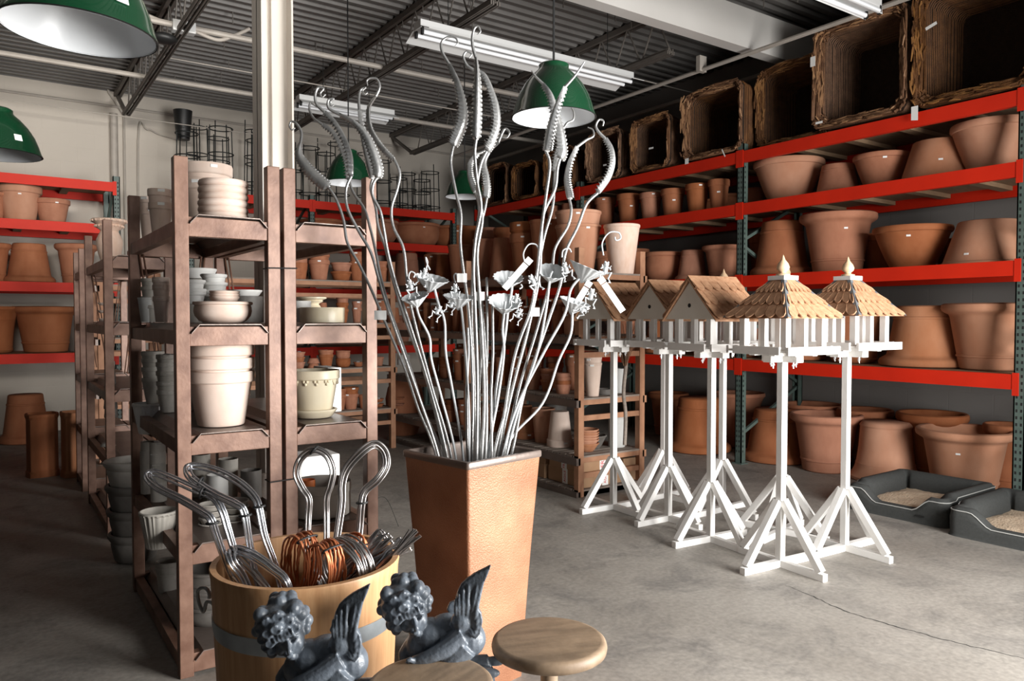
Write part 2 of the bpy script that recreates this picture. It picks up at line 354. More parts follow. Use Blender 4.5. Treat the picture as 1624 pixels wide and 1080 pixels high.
# ================================================================== PALLET RACKS
SH = [1.08, 1.935, 2.67, 3.20]
SHN = {1.08: 'lower shelf', 1.935: 'middle shelf', 2.67: 'upper shelf', 3.20: 'top shelf', 0: 'floor'}
def pallet_rack(label, along, posts, front, back, sgn, group=None, zp=3.28):
    """along: 'x' or 'y' is the long direction; posts: positions along it; front/back: the two planes across."""
    t = thing('pallet_rack', label, 'rack', (0, 0, 0), 0, group)
    def B(m, a0, a1, c0, c1, z0, z1):
        c0, c1 = min(c0, c1), max(c0, c1)
        return m.box(a0, a1, c0, c1, z0, z1) if along == 'x' else m.box(c0, c1, a0, a1, z0, z1)
    d = 1 if back > front else -1
    for p in posts:
        for f, dd in ((front, d), (back, -d)):
            m = M(); B(m, p-.04, p+.04, f, f+dd*.012, 0, zp); B(m, p-.04, p-.03, f, f+dd*.07, 0, zp); B(m, p+.03, p+.04, f, f+dd*.07, 0, zp)
            B(m, p-.06, p+.06, f-dd*.02, f+dd*.09, 0, .012)
            nf = len(m.f); o = m.obj('upright', 'green', t); COL.objects.unlink(o)
            if dd == d:
                h = m; z = .12
                while z < zp-.05:
                    for q in (-.016, .016): B(h, p+q-.006, p+q+.006, f-dd*.0015, f+dd*.003, z, z+.022)
                    B(h, p-.0415, p-.0395, f+dd*.02, f+dd*.034, z, z+.022)
                    z += .052
            bpy.data.objects.remove(o); o = m.obj('upright', 'green', t); o.data.materials.append(MT['hole'])
            for pi_ in range(nf, len(o.data.polygons)): o.data.polygons[pi_].material_index = 1
        m = M(); z = .3; k = 0
        while z < zp-.3:
            a = (p, front+d*.04, z) if k % 2 == 0 else (p, back-d*.04, z); b = (p, back-d*.04, z+.45) if k % 2 == 0 else (p, front+d*.04, z+.45)
            if along == 'y': a = (a[1], a[0], a[2]); b = (b[1], b[0], b[2])
            m.bar(a, b, .03, .03); z += .5; k += 1
        m.obj('brace', 'green', t)
    for p, q in zip(posts, posts[1:]):
        for z in SH:
            for f, dd in ((front-d*.012, d), (back+d*.012, -d)):
                m = M(); B(m, p+.04, q-.04, f, f+dd*.045, z-.115, z)
                for e0, e1 in ((p+.001, p+.045), (q-.045, q-.001)): B(m, e0, e1, f-dd*.004, f+dd*.006, z-.16, z+.012)
                m.obj('beam', 'red', t)
            m = M(); B(m, p+.045, q-.045, front+d*.035, back-d*.035, z-.02, z-.002); m.obj('shelf_board', 'deckw', t)
            m = M()
            for k in range(1, 5):
                c = p+(q-p)*k/5; B(m, c-.045, c+.045, front+d*.04, back-d*.04, z-.06, z-.022)
            m.obj('cross_support', 'deckw', t)
    return t
XR = 6.33; YB = 10.66
pallet_rack('long red and green pallet rack against the side wall, carrying terracotta and baskets', 'y', [2.49, 5.07, 7.66, 10.2], XR, XR+1.03, 1)
pallet_rack('red pallet rack on the back wall with black wire cages on its top', 'x', [2.2, 3.85, 6.22], YB, YB+1.0, 1)
pallet_rack('red pallet rack in the dark corner beyond the brown steel racks', 'x', [-1.25, 1.33], YB, YB+1.0, 1)
# ================================================================== POTS
def _flip(p): return [(r, 1-z) for r, z in p][::-1]
PR = {
 'flower': [(0, 0), (.66, 0), (.685, .02), (.90, .76), (.905, .79), (.975, .80), (.995, .82), (1, .97), (.98, 1), (.93, 1), (.915, .97), (.86, .74), (.645, .05), (0, .04)],
 'plain': [(0, 0), (.62, 0), (.65, .02), (.78, .4), (.96, .93), (1, .95), (1, .99), (.98, 1), (.93, 1), (.91, .95), (.61, .06), (0, .05)],
 'roll': [(0, 0), (.60, 0), (.63, .02), (.665, .18), (.69, .19), (.69, .215), (.675, .225), (.82, .80), (.84, .83), (.92, .86), (.98, .89), (1, .93), (.99, .98), (.94, 1), (.88, .985), (.84, .93), (.79, .8), (.58, .06), (0, .05)],
 'bell': [(0, 0), (.62, 0), (.68, .03), (.72, .07), (.70, .10), (.74, .45), (.80, .70), (.82, .72), (.82, .75), (.86, .82), (.93, .90), (1, .94), (1, .98), (.97, 1), (.90, .99), (.80, .85), (.70, .55), (.60, .07), (0, .06)],
 'bowl': [(0, 0), (.50, 0), (.54, .03), (.68, .28), (.84, .62), (.92, .82), (.93, .85), (.97, .86), (1, .90), (1, .97), (.98, 1), (.92, 1), (.88, .92), (.80, .62), (.52, .08), (0, .06)],
 'round': [(0, 0), (.62, 0), (.80, .12), (.93, .34), (.97, .55), (.955, .74), (.93, .84), (1, .88), (1, .97), (.97, 1), (.90, 1), (.88, .8), (.90, .5), (.72, .12), (0, .07)],
 'cyl': [(0, 0), (.96, 0), (.985, .02), (.99, .5), (1, .97), (.985, 1), (.94, 1), (.93, .96), (.92, .06), (0, .05)],
 'saucer': [(0, 0), (.74, 0), (.80, .12), (.93, .62), (1, .85), (1, .97), (.97, 1), (.92, .98), (.80, .55), (.70, .2), (0, .18)],
 'chimney': [(0, 0), (1, 0), (1, .07), (.96, .09), (.93, .10), (.93, .90), (.955, .93), (.98, .94), (1, .96), (1, .99), (.97, 1), (.84, 1), (.82, .96), (.82, .06), (0, .05)],
 'basin': [(0, 0), (.72, 0), (.78, .1), (.87, .5), (.89, .62), (.87, .68), (.93, .76), (1, .86), (1, .96), (.96, 1), (.87, 1), (.84, .9), (.80, .5), (.70, .14), (0, .1)],
 'urn': [(0, 0), (.50, 0), (.52, .04), (.66, .22), (.74, .42), (.74, .52), (.60, .64), (.50, .72), (.54, .75), (.72, .80), (.78, .84), (.74, .87), (.84, .90), (1, .94), (1, .985), (.96, 1), (.84, 1), (.78, .9), (.45, .72), (.6, .5), (.45, .08), (0, .07)],
 'step': [(0, 0), (.70, 0), (.74, .06), (.82, .50), (.86, .60), (.84, .64), (.93, .74), (1, .84), (1, .96), (.97, 1), (.90, 1), (.86, .86), (.76, .5), (.68, .12), (0, .1)],
 'disc': [(0, 0), (.90, 0), (.94, .08), (1, .5), (.985, .82), (.955, .98), (.9, 1), (.86, .95), (.84, .25), (0, .2)],
 'tank': [(0, 0), (.97, 0), (1, .03), (1, .70), (1.02, .72), (1.02, .98), (1, 1), (.95, 1), (.94, .96), (.93, .08), (0, .06)],
 'jar': [(0, 0), (.55, 0), (.80, .2), (.98, .5), (1, .65), (.88, .82), (.62, .92), (.60, .97), (.66, 1), (.56, 1), (.52, .9), (.8, .6), (.5, .08), (0, .05)],
 'bottle': [(0, 0), (.9, 0), (1, .06), (1, .55), (.85, .66), (.35, .78), (.30, .92), (.38, .94), (.38, 1), (.28, 1), (0, .98)],
 'flute': [(0, 0), (.62, 0), (.65, .03), (.93, .90), (.97, .92), (1, .95), (1, .99), (.97, 1), (.9, 1), (.88, .93), (.6, .07), (0, .06)],
}
for k in ('flower', 'plain', 'roll', 'bowl', 'bell', 'flute'): PR[k+'_up'] = _flip(PR[k])
OBN = dict(flower='flowerpot', plain='flowerpot', roll='terracotta_pot', bell='terracotta_pot', bowl='clay_bowl', round='clay_bowl', cyl='cylinder_pot', saucer='saucer', chimney='chimney_pot', basin='basin', urn='urn', step='clay_bowl', disc='clay_bowl', tank='tank_pot', jar='clay_jar', bottle='glass_bottle', flute='fluted_pot')
PM = {}
def pmesh(kind, mt, n=32):
    k = (kind, mt, n)
    if k not in PM:
        fl = None
        if kind.startswith('flute'): n = 96; fl = lambda r, z, t: r*(1+.035*(1 if math.sin(24*t) > 0 else -1)) if .05 < z < .93 and r > .6 else r
        if kind == 'chimney': fl = lambda r, z, t: r/max(abs(math.cos(t)), abs(math.sin(t)))**.55
        PM[k] = M().lathe(PR[kind], n, fl=fl).mesh(OBN[kind.replace('_up', '')], mt, 38)
    return PM[k]
def prad(kind, z):
    P = [p for p in PR[kind]]; best = 0
    for (a, za), (b, zb) in zip(P, P[1:]):
        lo, hi = min(za, zb), max(za, zb)
        if lo <= z <= hi and hi > lo: best = max(best, a+(b-a)*((z-za)/(zb-za)))
        elif lo <= z <= hi: best = max(best, a, b)
    return best
NPOT = [0]
def pot(kind, mt, p, r, h, label, cat='pot', group=None, st=None, n=32, name=None):
    o = bpy.data.objects.new(name or OBN[kind.replace('_up', '')], pmesh(kind, mt, n)); COL.objects.link(o)
    o.location = p; o.scale = (r, r, h); o.rotation_euler = (0, 0, 0); tag(o, label, cat, group); NPOT[0] += 1
    if st is not None:        # price sticker: st = (angle offset from the viewer's side, height fraction)
        ang = math.atan2(-p[1], -p[0])+st[0]; z = st[1]; R0 = prad(kind, z); z2 = z+.015/h*1.0; R1 = prad(kind, z2)
        m = M(); a, b = Vector((math.cos(ang), math.sin(ang), 0)), Vector((-math.sin(ang), math.cos(ang), 0))
        e = .0025/r; hw = .017/r
        P = [a*(R0+e)-b*hw+Vector((0, 0, z)), a*(R0+e)+b*hw+Vector((0, 0, z)), a*(R1+e)+b*hw+Vector((0, 0, z2)), a*(R1+e)-b*hw+Vector((0, 0, z2))]
        m.plate(P, -a*e*3); m.obj('price_sticker', 'label', o)
    return o
def geo(px, hw, ytop, ax, val, zs):
    """width and height of a pot standing at height zs whose centre line meets the plane (ax = val)"""
    r0 = ray(px, 505)
    q = on(px, ytop, ax, val); d = depth(q); r = hw/F*d
    h = q.z-zs
    return Vector((q.x, q.y, zs)), r, h, d
def row(items, ax, val, zs, place, mark, group=None):
    """items: (kind, material, words, px, hw, ytop, sticker, cross-offset)"""
    for i, it in enumerate(items):
        kind, mt, wd, px, hw, yt = it[:6]; st = it[6] if len(it) > 6 else None; dv = it[7] if len(it) > 7 else 0
        p, r, h, d = geo(px, hw, yt, ax, val+dv, zs)
        cat = 'bowl' if 'bowl' in wd else 'pot'
        pot(kind, mt, p, r, max(h, .03), f"{wd}, {ORD[i]} from {mark}, {place}", cat, group, st)
LV = ['bottom', 'second', 'third', 'fourth', 'fifth', 'sixth', 'seventh', 'eighth']
def stack(kind, mt, wd, px, hw, tops, ax, val, zs, where, group=None, st=False, h=None, cat='pot', n=28, top=None):
    """nested pile: tops = picture heights of the rims from the lowest pot up"""
    q = on(px, tops[0], ax, val); d = depth(q); r = hw/F*d; hh = h or (q.z-zs)
    for i, ty in enumerate(tops):
        z = zs if i == 0 else on(px, ty, ax, val).z-hh
        lv = ('bottom' if i == 0 else 'top' if i == len(tops)-1 else LV[i]+' up')
        lab = f"{wd}, {lv} of {where}" if len(tops) > 1 else f"{wd}, {where}"
        k2, r2, h2 = kind, r*random.uniform(.985, 1.01), hh
        pot(k2, mt, (q.x+random.uniform(-.002, .002), q.y+random.uniform(-.002, .002), z), r2, h2, lab, cat, group, (random.uniform(-.5, .5), .9 if not k2.endswith('_up') else .1) if st else None, n)
T, DU = 'terra', 'dusty'
G1 = 'terracotta on the side rack'
SS = (.25, .72)
# --- side rack, near bay (between the two nearest green uprights)
row([('bowl', DU, 'terracotta bowl', 1575, 60, 197), ('plain_up', DU, 'upturned terracotta bowl', 1487, 54, 225, (.1, .42)), ('bowl', T, 'terracotta bowl', 1399, 43, 247, (.1, .8)),
     ('roll_up', T, 'upturned terracotta pot', 1329, 38, 262), ('bowl', DU, 'wide terracotta bowl', 1251, 54, 257)], 0, 6.72, 2.67, 'upper shelf, side rack near bay', 'the near end', G1)
row([('plain_up', DU, 'upturned terracotta pot', 1568, 66, 351, (-.5, .2)), ('bowl', T, 'terracotta bowl', 1447, 58, 361, (-.1, .72)), ('roll', T, 'big rolled-rim terracotta pot', 1329, 58, 340, (.25, .7)),
     ('roll_up', T, 'upturned terracotta pot', 1240, 48, 352)], 0, 6.74, 1.937, 'middle shelf, side rack near bay', 'the near end', G1)
row([('plain', T, 'terracotta pot', 1512, 30, 380), ('flower', T, 'terracotta pot', 1398, 36, 372), ('flower', T, 'terracotta pot', 1208, 20, 372)], 0, 7.1, 1.937, 'back of side rack middle shelf', 'the near end', G1)
row([('roll', DU, 'big rolled-rim terracotta pot', 1574, 72, 481), ('roll_up', DU, 'upturned big terracotta pot', 1467, 66, 485), ('bell', T, 'terracotta pot behind the feeders', 1355, 48, 486),
     ('roll_up', T, 'upturned terracotta pot behind the feeders', 1262, 46, 488), ('bell', T, 'terracotta pot behind the feeders', 1190, 30, 490)], 0, 6.78, 1.082, 'side rack lower shelf', 'the near end', G1)
# --- side rack, far bay
far2 = [(1140, 17, 286), (1106, 19, 293), (1067, 19, 301), (1032, 18, 307), (997, 19, 309), (960, 17, 315), (930, 15, 320), (905, 14, 324), (880, 14, 328)]
row([('flower', T, 'banded terracotta pot', px, hw, yt, (random.uniform(-.3, .3), .9 if i % 2 else .55)) for i, (px, hw, yt) in enumerate(far2)], 0, 6.52, 2.67, 'upper shelf, side rack middle bay', 'the green post', G1)
row([('roll', T, 'terracotta pot in the shade', px, 20, 300+i*9) for i, px in enumerate((1196, 1160, 1120))], 0, 6.95, 2.67, 'back of upper shelf, side rack', 'the green post', G1)
row([('roll', T, 'terracotta pot', 1148, 34, 390), ('roll_up', T, 'upturned terracotta pot', 1098, 27, 397), ('round', T, 'terracotta bowl', 1052, 31, 401), ('flower', T, 'terracotta pot', 1005, 25, 396), ('flower', T, 'terracotta pot', 965, 22, 400)],
    0, 6.66, 1.937, 'middle shelf, side rack middle bay', 'the green post', G1)
row([('roll', T, 'terracotta pot', 1122, 34, 492), ('roll_up', T, 'upturned terracotta pot', 1050, 30, 494), ('roll', T, 'terracotta pot', 1000, 28, 494)], 0, 6.72, 1.082, 'lower shelf, side rack middle bay', 'the green post', G1)
# --- floor under the side rack
def floorpot(kind, mt, wd, px, hw, ybot, ytop, label, st=None):
    q = on(px, ybot, 2, 0); d = depth(q); r = hw/F*d; rb = r*(1 if kind.endswith('_up') else .66)
    dirn = Vector((q.x, q.y, 0)).normalized(); c = q+dirn*rb; d = depth(c); r = hw/F*d
    h = on(px, ytop, 1, c.y).z
    return pot(kind, mt, (c.x, c.y, 0), r, h, label, 'pot', G1, st)
for (kind, px, hw, yt, lab, st_) in (('roll', 1530, 70, 679, 'wide rolled-rim terracotta pot on the floor right behind the dog beds', (-.15, .66)), ('bell_up', 1405, 53, 668, 'upturned terracotta pot on the floor behind the far dog bed', None)):
    p, r_, h_, d_ = geo(px, hw, yt, 0, 6.86, 0); pot(kind, DU, p, r_, h_, lab, 'pot', G1, st_)
floorpot('roll', T, '', 1309, 55, 752, 655, 'rolled-rim terracotta pot on the floor just beyond the nearest bird feeder posts')
floorpot('roll_up', T, '', 1232, 55, 738, 648, 'upturned terracotta pot with a white sticker on the floor, behind bird feeder posts', (.2, .26))
floorpot('roll_up', T, '', 1108, 50, 722, 630, 'upturned terracotta pot on the floor beyond the gabled feeders')
row([('roll', T, 'shaded terracotta pot', 1600, 36, 672), ('roll', T, 'wide shaded terracotta pot', 1478, 52, 654), ('roll', T, 'shaded terracotta pot', 1372, 42, 648), ('bell', T, 'shaded terracotta pot', 1290, 45, 640), ('bell', T, 'shaded terracotta pot', 1172, 40, 622), ('roll', T, 'shaded terracotta pot', 1060, 32, 622)],
    0, 7.22, 0, 'floor against the side wall', 'the near end', G1)
# --- back wall rack
GB = 'terracotta on the back rack'
row([('round', T, 'wide terracotta bowl', 722, 38, 361, (.1, .7)), ('round', T, 'wide terracotta bowl', 660, 38, 356, (.35, .75)), ('round', T, 'wide terracotta bowl', 592, 40, 351), ('bowl', T, 'terracotta bowl', 510, 34, 350), ('bowl', T, 'terracotta bowl', 430, 34, 348)],
    1, 11.05, 2.67, 'upper shelf of back rack', 'the corner', GB)
row([('roll', T, 'terracotta pot', 700, 26, 400), ('roll_up', T, 'upturned terracotta pot', 645, 26, 402), ('bowl', T, 'terracotta bowl', 560, 28, 420), ('roll', T, 'terracotta pot', 480, 26, 405)], 1, 11.1, 1.937, 'middle shelf of back rack', 'the corner', GB)
row([('roll', T, 'terracotta pot', 690, 24, 498), ('roll', T, 'terracotta pot', 632, 24, 500)], 1, 11.1, 1.082, 'lower shelf of back rack', 'the corner', GB)
# --- dark corner rack
GC = 'terracotta on the dark corner rack'
row([('flower', T, 'terracotta pot', 83, 25, 317, (.25, .8)), ('flower', DU, 'tall terracotta pot', 31, 31, 296, (0, .72)), ('roll', T, 'terracotta pot', -14, 24, 305)], 1, 10.98, 2.67, 'upper shelf in the dark corner', 'the green upright', GC)
row([('roll', T, 'rolled-rim terracotta pot', 121, 31, 388), ('roll_up', T, 'upturned terracotta pot', 46, 36, 387), ('roll', T, 'terracotta pot', -12, 26, 386)], 1, 11.0, 1.937, 'middle shelf in the dark corner', 'the green upright', GC)
row([('roll', T, 'wide terracotta pot', 72, 48, 486), ('bell', T, 'terracotta pot', -16, 42, 486), ('cyl', 'dark', 'dark pot', 128, 18, 500)], 1, 11.1, 1.082, 'lower shelf in the dark corner', 'the green upright', GC)
def onfloor(kind, mt, px, hw, ybot, ytop, label, cat='pot', dd=0, grp=None, rz=0):
    q = on(px, ybot, 2, 0); d = depth(q); r = hw/F*d; dirn = Vector((q.x, q.y, 0)).normalized(); c = q+dirn*(r*.9+dd)
    d = depth(c); r = hw/F*d; h = on(px, ytop, 1, c.y).z
    o = pot(kind, mt, (c.x, c.y, 0), r, h, label, cat, grp); o.rotation_euler.z = rz; return o
onfloor('chimney', DU, 123, 23, 757, 652, 'squarish terracotta planter with plinth base, nearer the brown racks', rz=.1)
onfloor('chimney', T, 68, 23, 757, 655, 'squarish terracotta planter with plinth base, farther from the brown racks', rz=.1)
onfloor('roll_up', T, 42, 38, 705, 625, 'upturned terracotta pot behind the two squarish planters')
onfloor('jar', T, 642, 30, 700, 596, 'tall terracotta jar on the floor under the cross wooden rack')
# ================================================================== WIRE CAGES
def cage_parts(t, r, h, nl=4, lean=.12):
    for k, (z, q) in enumerate(((h*.97, 1), (h*.60, 1.05), (h*.22, 1.1))):
        M().tube([(r*q*math.cos(2*PI*i/28), r*q*math.sin(2*PI*i/28), z) for i in range(28)], .0075, 6, True).obj('ring', 'wire', t, 60)
    for k in range(nl):
        a = 2*PI*k/nl+.4
        M().tube([(r*(1+lean)*1.02*math.cos(a), r*(1+lean)*1.02*math.sin(a), 0), (r*math.cos(a), r*math.sin(a), h*(1.0 if k else 1.12))], .0075, 6).obj('leg', 'wire', t, 60)
cages = [(296, 205, 18), (312, 195, 16), (350, 197, 19), (346, 213, 17), (406, 202, 18), (409, 217, 19), (466, 234, 13), (491, 228, 16), (517, 238, 15), (536, 222, 17), (582, 238, 15), (607, 250, 14), (632, 278, 14), (646, 270, 14), (669, 281, 14), (682, 268, 15)]
for i, (px, yt, hw) in enumerate(cages):
    val = 11.35 if i % 2 else 10.98
    q = on(px, yt+4, 1, val); d = depth(q)
    t = thing('wire_plant_cage', f'tall black wire plant cage, {ORD[15-i]} from the corner, atop the back rack', 'plant cage', (q.x, q.y, 3.2), i*.7, 'black wire plant cages on the back rack')
    cage_parts(t, hw/F*d*.95, q.z-3.2, 4)
q = on(290, 178, 1, 11.3)
tag(M().lathe([(0, 0), (.085, 0), (.125, .40), (.11, .40), (.08, .02), (0, .02)], 20).obj('plastic_bucket', 'cap', None, 40, (q.x, q.y, q.z-.38)), 'black tapered bin perched on the wire cages above the back rack', 'bin')
# ================================================================== BROWN STEEL RACKS
TZ = [1.935, 1.48, 1.025, .565, .11]
def steel_rack(label, xa, xb, ya, yb, zt=2.165, group='narrow brown steel racks'):
    """xa, xb: post centre lines across; ya front face, yb rear face"""
    t = thing('steel_rack', label, 'rack', (xa, ya, 0), 0, group); w = xb-xa; dd = yb-ya; s = .0275
    for (x, y) in ((0, s), (w, s), (0, dd-s), (w, dd-s)):
        M().box(x-s, x+s, y-s, y+s, 0, zt).obj('post', 'rust', t, bevel=.003)
    for z in TZ:
        for y in (s, dd-s): M().box(s, w-s, y-.022, y+.022, z-.095, z-.014).obj('beam', 'rust', t, bevel=.002)
        for x in (0, w): M().box(x-.02, x+.02, 2*s, dd-2*s, z-.09, z-.03).obj('side_rail', 'rust', t)
        a, b = s+.004, w-s-.004; m = M(); P = [(a-.0, -.040), (a+.032, -.004), (b-.032, -.004), (b+.0, -.040)]
        vs = []; fs = []
        for (x, dz) in P:
            for th in (0, .004): vs += [(x, -.012, z+dz+th-.004), (x, dd+.01, z+dz+th-.004)]
        for i in range(3):
            a4 = i*4; b4 = a4+4; fs += [(a4, a4+1, b4+1, b4), (a4+2, b4+2, b4+3, a4+3), (a4, b4, b4+2, a4+2), (a4+1, a4+3, b4+3, b4+1)]
        fs += [(0, 2, 3, 1), (12, 13, 15, 14)]
        m.add(vs, fs).obj('tray', 'tray', t)
    for (x, sg) in ((.02, 1), (w-.02, -1)):
        m = M(); m.tube([(x, dd-.06, 1.85), (x+sg*.10, dd-.1, 1.05)], .005, 6); m.tube([(x+sg*.02, dd-.06, 1.85), (x+sg*.12, dd-.1, 1.05)], .005, 6)
        m.obj('brace_rod', 'rust', t)
    return t
rA = steel_rack('brown steel rack with grey and whitewashed pots, standing behind the wooden bucket', .652, 1.03, 3.33, 4.60)
rB = steel_rack('brown steel rack holding cream glazed pots, strapped beside the one behind the bucket', 1.10, 1.49, 3.33, 4.60)
rC = steel_rack('brown steel rack farther back, with a pale carved urn on top', .66, 1.04, 5.75, 7.0)
rD = steel_rack('brown steel rack in the rear beside the squarish terracotta planters', .66, 1.04, 7.45, 8.0, 2.1)
for z in (1.72, .78):
    tag(M().tube([(1.0, 3.322, z), (1.128, 3.322, z+.003), (1.132, 3.39, z+.003), (1.0, 3.392, z), ], .003, 6, True).obj('cable_tie', 'tie'), f'black cable tie strapping the two brown racks together, {"upper" if z > 1 else "lower"} one', 'cable tie')
W = 'white'
PA = 1; F0, F1, F2 = 3.55, 3.95, 4.32
GA = 'pots on the brown steel racks'
# top tray
stack('flower', W, 'big whitewashed pot', 328, 40, [288, 263], 1, 4.12, TZ[0], 'pile behind the bowls on the bucket-side brown rack', GA, st=True)
stack('disc', W, 'whitewashed bowl', 355, 38, [340, 330, 319.5, 309, 298.5, 288], 1, F0-.02, TZ[0], 'ribbed pile, top tray, brown rack by the bucket', GA, h=.031, n=48)
stack('flower', W, 'small whitewashed pot', 254, 18, [322, 301], 1, 4.44, TZ[0], 'rear pile on the brown rack top tray', GA, st=True)
stack('flower', W, 'small whitewashed pot', 236, 14, [331, 313], 1, 4.66, TZ[0], 'pile farthest back, brown rack top tray', GA, st=True)
# second tray
pot('round', W, (.865, F0, TZ[1]), .128, .095, 'wide whitewashed bowl holding small saucers, second tray of the brown rack', 'bowl', GA)
for i in range(3): pot('saucer', W, (.873, F0, TZ[1]+.022+.078+i*.012-.01), .067-.001*i, .03, f'small whitewashed saucer, {LV[i] if i else "lowest"} of three in the wide bowl', 'saucer', GA)
stack('step', 'chalk', 'white banded bowl', 307, 19, [472, 458, 444], 1, 3.95, TZ[1]+.09, 'pile nearest the post, second tray of brown rack', GA, h=.06)
stack('step', 'chalk', 'white banded bowl', 340, 20, [472, 460, 448, 435], 1, 4.0, TZ[1]+.08, 'taller pile beside it, second tray', GA, h=.06)
pot('cyl', 'ash', tuple(on(307, 470, 1, 3.95).xy)+(TZ[1],), .055, .088, 'grey tin under the white banded bowls nearest the post', 'tin', GA)
pot('cyl', 'ash', tuple(on(340, 470, 1, 4.0).xy)+(TZ[1],), .055, .078, 'grey tin under the taller pile of white banded bowls', 'tin', GA)
row([('saucer', 'chalk', 'white saucer', 315, 27, 426)], 1, 4.35, TZ[1]+.235, 'above the banded bowls', 'the post', GA)
pot('cyl', 'ash', tuple(on(315, 440, 1, 4.35).xy)+(TZ[1],), .06, .232, 'tall grey cylinder under the white saucer, second tray', 'pot', GA)
row([('cyl', 'dark', 'dark stoneware pot', 391, 25, 470)], 1, 3.80, TZ[1], 'second tray of the brown rack', 'its inner post', GA)
row([('saucer', 'chalk', 'white rimmed dish', 388, 27, 460)], 1, 3.80, on(391, 470, 1, 3.8).z, 'lid of the dark stoneware pot', 'the post', GA)
stack('flower', 'ash', 'slim shade-grey whitewashed pot', 238, 13, [484, 470, 455, 442], 1, 4.5, TZ[1], 'rear pile, second tray of brown rack', GA)  # whitewashed pots with their shade put into the grey
stack('flower', W, 'slim pale pot', 256, 13, [470, 452, 440], 1, 4.3, TZ[1], 'slim pile, second tray of brown rack', GA, st=True)
stack('plain', 'cement', 'pale square-set pot', 232, 13, [472], 1, 4.5, TZ[1], 'at the rear edge of the second tray', GA)
# third tray
stack('flower', W, 'large whitewashed pot', 349, 52, [588, 567, 546], 1, F0-.02, TZ[2], 'sunlit pile, third tray of the brown rack', GA, st=False, n=48)
stack('flower', 'ash', 'grey pot', 266, 17, [618, 604, 588, 574, 562], 1, 4.15, TZ[2], 'mid pile, third tray of brown rack', GA, st=True)  # grey here is painted shade on whitewashed pots
stack('bowl', 'ash', 'grey bowl', 243, 17, [598, 582, 568, 557], 1, 4.4, TZ[2], 'rear pile, third tray of brown rack', GA, h=.16)
pot('cyl', 'ash', tuple(on(307, 640, 1, 4.2).xy)+(TZ[2],), .06, .17, 'grey cylinder pot tucked behind the large whitewashed pile', 'pot', GA)
for i, (x, y) in enumerate(((.935, 4.05), (.975, 3.86))): pot('bottle', 'olive', (x, y, TZ[2]), .035, .22, f'olive glass bottle, {"rear" if i == 0 else "front"} one behind the large whitewashed pots', 'bottle', GA)
# fourth tray
stack('step', 'ash', 'small grey bowl', 336, 20, [838, 828, 818, 808, 798], 1, 3.60, TZ[3], 'pile nearest the post, fourth tray of brown rack', GA, h=.03)
stack('step', 'ash', 'small grey bowl', 372, 22, [842, 832, 822, 812, 802, 793], 1, 3.62, TZ[3], 'pile beside the inner post, fourth tray', GA, h=.03)
stack('cyl', 'chalk', 'pale grey cup', 345, 16, [788, 770, 752], 1, 4.02, TZ[3]+.0, 'cup pile, fourth tray of brown rack', GA, h=.11)
stack('cyl', 'ash', 'grey cup', 362, 15, [778, 757, 737, 727], 1, 4.12, TZ[3], 'darker cup pile, fourth tray', GA, h=.12)
stack('cyl', 'ash', 'grey cup', 318, 15, [770, 750, 730, 720], 1, 4.2, TZ[3], 'rear cup pile, fourth tray', GA, h=.12)
row([('cyl', 'dark', 'dark shallow pot', 398, 16, 745)], 1, 4.0, TZ[3], 'fourth tray of the brown rack', 'its inner post', GA)
stack('cyl', 'ash', 'small stickered grey pot', 251, 12, [765, 750, 733, 716, 700], 1, 4.2, TZ[3], 'tall pile, fourth tray of brown rack', GA, st=True, h=.10)
stack('cyl', 'ash', 'small stickered grey pot', 234, 10, [760, 745, 730, 715, 700], 1, 4.42, TZ[3], 'tall rear pile, fourth tray', GA, h=.10)
pot('flute', 'chalk', tuple(on(238, 680, 1, 4.36).xy)+(TZ[3]+.33,), .085, .16, 'white fluted pot set on the tall grey pile of the brown rack', 'pot', GA)
pot('flute', 'ash', tuple(on(252, 850, 1, 3.78).xy)+(TZ[3]-.12,), .085, .17, 'grey fluted pot on its side rail at the low end of the brown rack', 'pot', GA)
# bottom tray: big dark bowls
stack('round', 'dark', 'big dark bowl', 340, 48, [968, 950, 930, 912, 896], 1, 3.66, TZ[4]+.06, 'shaded pile on the bottom tray of the brown rack', GA, h=.10)
stack('basin', 'ash', 'wide grey basin', 268, 20, [905, 895], 1, 4.2, TZ[4], 'bottom tray rear of the brown rack', GA, h=.14)
# --- rack B (cream glaze)
C_ = 'cream'
zB = TZ
p = on(511, 490, 1, 3.50); pot('cyl', C_, (p.x, p.y, zB[1]), .106, .072, 'low cream glazed dish on the second tray, cable-tied brown rack', 'dish', GA, n=48)
p = on(493, 470, 1, 3.78); pot('urn', C_, (p.x, p.y, zB[1]), .078, .13, 'small cream urn with beaded rim behind the low glazed dish', 'urn', GA, n=40)
p = on(476, 478, 1, 3.62); pot('cyl', 'chalk', (p.x, p.y, zB[1]), .052, .105, 'white glazed beaker beside the cream urn', 'beaker', GA)
p = on(497, 600, 1, 3.55)
pot('flower', C_, (p.x, p.y, zB[2]+.012), .125, .215, 'large cream glazed pot standing in its own saucer, third tray', 'pot', GA, n=56)
pot('saucer', C_, (p.x, p.y, zB[2]), .112, .04, 'cream glazed saucer under the large cream pot', 'saucer', GA, n=48)
m = M()
for k in range(14):   # swags pressed into the cream pot
    a = 2*PI*k/14
    for j in (-1, 0, 1): m.ell((.113*math.cos(a+j*.07), .113*math.sin(a+j*.07), .165-.006*(1-abs(j))*2), (.007, .007, .009), 8, 6)
sw = m.obj('swag_relief', C_, None, 60, (p.x, p.y, zB[2]+.012))
for o in COL.objects:
    if o.get('label', '').startswith('large cream glazed pot'): sw.parent = o; sw.location = (0, 0, 0); sw.scale = (1/.125, 1/.125, 1/.215); break
q = on(530, 630, 1, 3.72)
